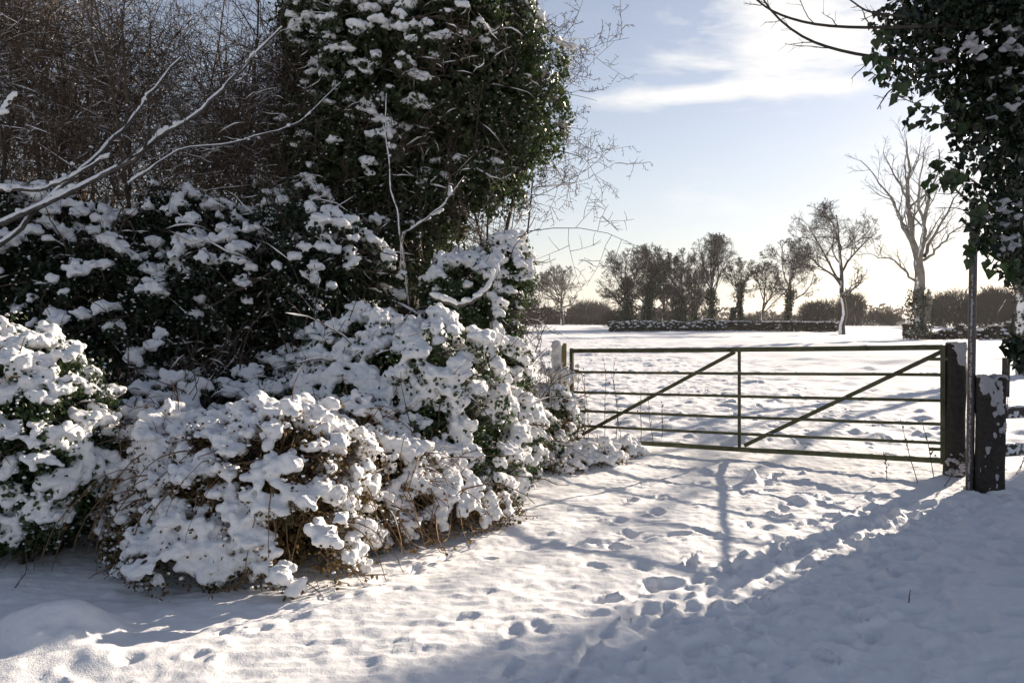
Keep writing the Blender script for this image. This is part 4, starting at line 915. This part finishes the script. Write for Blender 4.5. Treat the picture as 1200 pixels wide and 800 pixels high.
for i, (px, Y, w, h, lb) in enumerate([
    (968, 150, 70, 32, 'rounded grey-brown scrub behind the hedge just left of the large leaning tree'), (997, 155, 34, 40, 'taller domed thicket directly behind the large leaning tree'),
    (1030, 170, 60, 22, 'low far scrub between the leaning tree and the pale tree'), (1120, 130, 74, 46, 'broad rounded wood edge right of the pale tree'),
    (1168, 125, 62, 48, 'broad rounded wood edge behind the grey pole'), (1215, 122, 60, 46, 'wood edge running off the right side of the picture'),
    (612, 235, 44, 34, 'brown scrub at the far left end of the field'), (640, 238, 24, 22, 'small round scrub left of the lone round tree'),
    (690, 230, 60, 30, 'scrub just right of the lone round tree'), (722, 140, 40, 22, 'low scrub at the left foot of the clump of trees'),
    (575, 230, 50, 34, 'scrub half hidden by the near hedge end'), (770, 160, 90, 20, 'low scrub seen between the ivy-dark trunks'), (900, 165, 110, 17, 'low scrub seen under the right part of the clump')]):
    scrub('scrub_bush', lb, px, Y, w, h, 90+i, n=3800 if w > 55 else 2400, group='scrub along the far field edge')
far_hedge('evergreen_bush', 'small dark evergreen bush beside the flat-topped tree trunk', at(856, 118), at(862, 118), 2.6, 1.2, MFIVY, 900, snow=False, seed=85, cat='bush')
def far_wood():
    global rng
    rng = np.random.default_rng(99); n = 15000; a = rng.uniform(-1.1, 1.1, n); Y = rng.uniform(420, 520, n); x = a*Y
    hh = (7+4*vnoise2(a*30, a*0, 3)+2*vnoise2(a*90, a*0, 4)); z = rng.random(n)*hh
    o = make('far_wood', [leaves(np.stack([x, Y, base_h(x, Y)+z], -1), rdir(n), rng.uniform(1.2, 2.6, n), droop=-.3)], MHEDB)
    tag(o, 'dim line of distant woods along the horizon', 'woodland', kind='stuff')
far_wood()

# ------------------------------------------------------------------ right: the ivied tree that shades the foreground
def shade_tree():
    global rng
    rng = np.random.default_rng(120)
    x, Y = 13.9, 21.5; root = thing('ivy_clad_tree', 'ivied tree with twin snowy trunks behind the hanging ivy at the right edge', 'tree', (x, Y, gh(x, Y)))
    A = np.array([[(x, Y, -.2), (x-.15, Y, 1.0), (x-.1, Y, 2.0), (x-.45, Y, 3.2), (x-.5, Y+.2, 4.6), (x+.3, Y+.6, 6.5), (x+1.2, Y+1, 8.5)],
                  [(x+.15, Y, -.2), (x+.1, Y, .9), (x+.35, Y, 1.8), (x+.6, Y, 3.0), (x+1.2, Y, 4.6), (x+2.4, Y-.2, 6.2), (x+3.2, Y, 8)]], float)
    RA = np.array([[.24, .20, .17, .14, .11, .08, .04], [.2, .17, .14, .11, .09, .06, .03]])
    make('trunk', [tubes(A, RA, 9)], bark_mat('ivied_trunk', (.05, .042, .035), (.16, .14, .12), 6, ((-.85, -.5, .1), 1.62, 2.5)), root, True)
    b1 = branch(A, RA, 6, .5, 1, 30, 75, .45, 8, .12, .05, .5); b2 = branch(*b1, 4, .2, 1, 30, 60, .5, 6, .14, .03, .5, rmin=.008); b3 = branch(*b2, 3, .2, 1, 30, 60, .6, 4, .14, .0, .6, rmin=.007)
    make('limb', [tubes(*b1, 6)], MTHK, root); make('twig', [tubes(*b2, 4), tubes(*b3, 3)], MTHK, root)
    
    n = 3200; i = rng.integers(0, 2, n); p, _, _ = interp(A, RA, i, rng.random(n)*.55); d = rdir(n)*np.array([1, 1, .4]); k = vnoise3(p*2.2, 5) > .0
    make('trunk_ivy', [leaves((p+d*.26)[k], d[k], rng.uniform(.05, .1, n)[k])], MIVYD, root)
    # unseen leaning bough, added and shaped to throw a shadow streak across the track
    s = np.array(SUN); q = [np.array([*G(832, 542), 0])+s*23, np.array([*G(780, 600), 0])+s*24.5, np.array([*G(720, 682), 0])+s*26]
    B = np.array([[A[0, 5], (A[0, 5]+q[0])/2, q[0]]]); 
    K = 10; tt = np.linspace(0, 1, K)
    full = np.array([A[0, 4]+np.array([0, 0, .2]), q[0], q[1], q[2]]); t = np.array([0, .3, .65, 1]); L_ = np.stack([np.interp(tt, t, full[:, j]) for j in range(3)], -1)[None]
    make('bough', [tubes(L_, np.linspace(.07, .03, K)[None], 7)], MTHK, root, True)
    return root
shade_tree()
# the hedgerow trees just outside the right of the picture, whose shade lies over the front of the track
def hedgerow_tree(label, x, Y, Lb, n, seed):
    global rng
    rng = np.random.default_rng(seed); root = thing('hedgerow_tree', label, 'tree', (x, Y, gh(x, Y)), 'ivied trees beside the track right of the stile')
    A = np.array([[(x, Y, -.2), (x+.1, Y, 1.2), (x, Y+.1, 2.6), (x+.2, Y, 4), (x+.3, Y, 5.6), (x+.2, Y, 7.2)]], float); RA = np.array([[.26, .2, .18, .15, .11, .05]])
    make('trunk', [tubes(A, RA, 9)], MTHK, root, True)
    b1 = branch(A, RA, 16, .35, 1, 35, 80, .5, 8, .12, .05, .6); b2 = branch(*b1, 7, .2, 1, 30, 60, .5, 6, .14, .03, .6, rmin=.012)
    make('limb', [tubes(*b1, 6), tubes(*b2, 4)], MTHK, root)
    C = sample_volume(Lb, n); make('foliage', [leaves(C, rdir(len(C)), rng.uniform(.09, .17, len(C)))], MIVYD, root)
hedgerow_tree('ivied evergreen beside the track, just outside the right edge', 14.9, 15.4, [(15.5, 15.1, 4.6, 2.7, 2, 3.4), (14.2, 15.3, 5.4, 1.5, 1.2, 2), (14.5, 14.2, 3.4, 1.4, 1.4, 1.5), (16, 15.2, 7.4, 2.2, 1.8, 2), (14.1, 16.3, 6.8, 1.3, 1.2, 1.4)], 42000, 140)
hedgerow_tree('second ivied evergreen beside the track, nearer than the first, outside the right edge', 16.0, 12.2, [(16.6, 11.8, 4.4, 2.6, 2.2, 3.4), (14.8, 12.2, 3.2, 1.8, 1.6, 2), (17.6, 12.7, 7, 2.4, 2, 2.4)], 36000, 141)

# near hanging ivy, top right
def near_ivy():
    global rng
    rng = np.random.default_rng(130)
    tx, ty = 3.55, 4.9
    root = thing('ivy_clad_tree', 'near overhanging ivy tree with big dark leaves filling the top right corner', 'tree', (tx, ty, gh(tx, ty)))
    A = np.array([[(tx, ty, -.2), (tx+.03, ty, 1.2), (tx+.05, ty, 2.4), (tx-.1, ty-.1, 3.4), (tx-.3, ty-.1, 4.4), (tx-.3, ty, 5.6)]]); RA = np.array([[.17, .15, .14, .12, .09, .04]])
    make('trunk', [tubes(A, RA, 10)], MTHK, root, True)
    Lb = [lobe(1140, 40, 4.3, .52, .45, .42), lobe(1090, 20, 4.2, .32, .35, .22), lobe(1065, 85, 4.2, .18, .22, .20), lobe(1195, 110, 4.3, .36, .4, .55), lobe(1150, 120, 4.2, .22, .3, .30), lobe(1175, 235, 4.2, .20, .3, .33), lobe(1205, 300, 4.3, .16, .3, .20),
          lobe(1180, -50, 4.5, .8, .6, .45), lobe(1250, 60, 4.6, .5, .5, .8), lobe(1130, 190, 4.1, .17, .2, .09), lobe(1240, 250, 4.5, .4, .4, .5), lobe(1080, 140, 4.0, .11, .15, .05), lobe(1160, 270, 4.0, .10, .14, .12)]
    C = sample_volume(Lb, 24000); hole = vnoise3(C*5.2, 9)+.5*vnoise3(C*11, 3)
    edge = C[:, 0]/C[:, 1]
    k = hole > -.34-.9*sstep(.56, .66, edge); C = C[k]
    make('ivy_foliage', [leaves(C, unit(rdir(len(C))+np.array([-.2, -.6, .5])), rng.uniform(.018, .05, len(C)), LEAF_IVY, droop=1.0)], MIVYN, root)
    # hanging sprays with single big leaves
    sp = [((1040, 60), (1018, 95)), ((1060, 90), (1048, 108)), ((1100, 175), (1092, 235)), ((1120, 190), (1100, 225)), ((1130, 200), (1110, 215)), ((1150, 230), (1128, 300)), ((1170, 260), (1158, 312)), ((1150, 120), (1072, 128)), ((1160, 150), (1095, 145)),
          ((1185, 300), (1190, 330)), ((1040, 30), (1022, 70)), ((1140, 215), (1152, 262)), ((1195, 280), (1178, 318))]
    for a, b in sp:
        p0 = P(a[0], a[1], 4.1); p1 = P(b[0], b[1], 3.95); t = np.linspace(0, 1, 7)[:, None]; L_ = p0*(1-t)+p1*t; L_[1:-1] += rng.normal(size=(5, 3))*.012; Q = L_[None]
        make('hanging_stem', [tubes(Q, np.full((1, 7), .0028), 4)], MTHK, root)
        n = 11; pp, _, _ = interp(Q, np.ones((1, 7)), np.zeros(n, int), rng.uniform(.15, 1, n)); make('hanging_leaves', [leaves(pp+rng.normal(size=(n, 3))*.015, unit(rdir(n)*.6+np.array([0, -1, .1])), rng.uniform(.03, .065, n), LEAF_IVY, droop=2)], MIVY, root)
    # lower ivy tendril by the fence
    Lw = [lobe(1198, 405, 4.6, .11, .15, .06), lobe(1215, 420, 4.6, .16, .2, .10), lobe(1182, 398, 4.55, .05, .08, .025)]
    C2 = sample_volume(Lw, 220); make('ivy_foliage', [leaves(C2, unit(rdir(len(C2))+np.array([0, -.6, .4])), rng.uniform(.035, .06, len(C2)), LEAF_IVY, droop=1)], MIVYD, root)
    n = 900; p, _, _ = interp(A, RA, np.zeros(n, int), rng.random(n)*.75); d = unit(rdir(n)*np.array([1, 1, .3])); k = vnoise3(p*2.5+d*.6, 7) > -.15
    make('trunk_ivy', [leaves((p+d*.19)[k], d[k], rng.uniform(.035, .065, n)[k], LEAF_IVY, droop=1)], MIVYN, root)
    # snow held on the leaves
    Ls = [lobe(1165, 50, 4.0, .22, .1, .11), lobe(1195, 110, 4.0, .2, .1, .2), lobe(1180, 260, 4.0, .12, .12, .2), lobe(1110, 60, 4.0, .14, .1, .06)]
    Cs = np.concatenate([c_+rng.normal(size=(7, 3))*np.array([.013, .012, .008]) for c_ in sample_volume(Ls, 60)])
    remeshed('snow', [balls(Cs, rng.uniform(.007, .015, len(Cs)), ICO1, .7, .1)], .007, MRIME, root, rough=.005)
    # bare boughs sweeping out to the left
    def bough(pts, r0, r1, side=7):
        q = np.array([P(*p) for p in pts]); K = 16; t = np.linspace(0, 1, len(q)); tt = np.linspace(0, 1, K)
        L_ = np.stack([np.interp(tt, t, q[:, i]) for i in range(3)], -1)
        for _ in range(2): L_[1:-1] = (L_[:-2]+2*L_[1:-1]+L_[2:])/4
        Q = L_[None]; RQ = np.linspace(r0, r1, K)[None]; b1 = branch(Q, RQ, side, .15, 1, 25, 60, .22, 6, .12, -.02, .5, rmin=.0022); b2 = branch(*b1, 4, .2, 1, 20, 50, .4, 4, .15, 0, .6, rmin=.0014)
        make('bough', [tubes(Q, RQ, 6)], MTHK, root, True); make('twig', [tubes(*b1, 4), tubes(*b2, 3)], MTHK, root)
    bough([(1120, 30, 4.1), (1060, 32, 4.0), (1015, 33, 4.0), (960, 31, 3.9), (925, 22, 3.9), (900, 12, 3.9), (882, -4, 3.9)], .009, .004)
    bough([(1120, 72, 4.1), (1060, 70, 4.1), (1020, 67, 4.1), (975, 58, 4.0), (940, 45, 4.0), (905, 18, 4.0), (890, -8, 4.0)], .010, .004)
    bough([(1060, 20, 4.0), (1015, 14, 3.9), (985, -8, 3.9)], .006, .003, 3)
    bough([(1110, 85, 4.1), (1060, 95, 4.1), (1040, 108, 4.1), (1028, 128, 4.0)], .006, .0025, 5)
    bough([(1180, 170, 4.3), (1130, 145, 4.2), (1080, 125, 4.1), (1050, 112, 4.1)], .005, .002, 6)
    bough([(1200, 370, 4.6), (1215, 415, 4.6), (1200, 420, 4.6), (1195, 430, 4.6)], .005, .003, 2)
near_ivy()
# the cold hazy air over the field
def haze():
    V, F = box((0, 1400, 4.5), 3600, 3900, 25); o = make('haze', [(V, F)], None); tag(o, kind='stuff')
    m = bpy.data.materials.new('haze'); m.use_nodes = True; nt = m.node_tree; nt.nodes.clear(); out = nt.nodes.new('ShaderNodeOutputMaterial'); v = nt.nodes.new('ShaderNodeVolumePrincipled')
    v.inputs['Color'].default_value = (.93, .94, .96, 1); v.inputs['Density'].default_value = .0002; v.inputs['Anisotropy'].default_value = .3
    nt.links.new(v.outputs[0], out.inputs['Volume']); o.data.materials.append(m)
haze()
ren = {'laurel_bush': 'evergreen_bush', 'holly_bush': 'leafy_bush', 'privet_bush': 'evergreen_bush', 'hawthorn_shrub': 'bare_shrub', 'blackthorn_shrub': 'bare_shrub'}
for o in list(bpy.data.objects):
    k = o.name.split('.')[0]
    if k in ren: o.name = ren[k]
print('verts', sum(len(o.data.vertices) for o in bpy.data.objects if o.type == 'MESH'), 'faces', sum(len(o.data.polygons) for o in bpy.data.objects if o.type == 'MESH'))
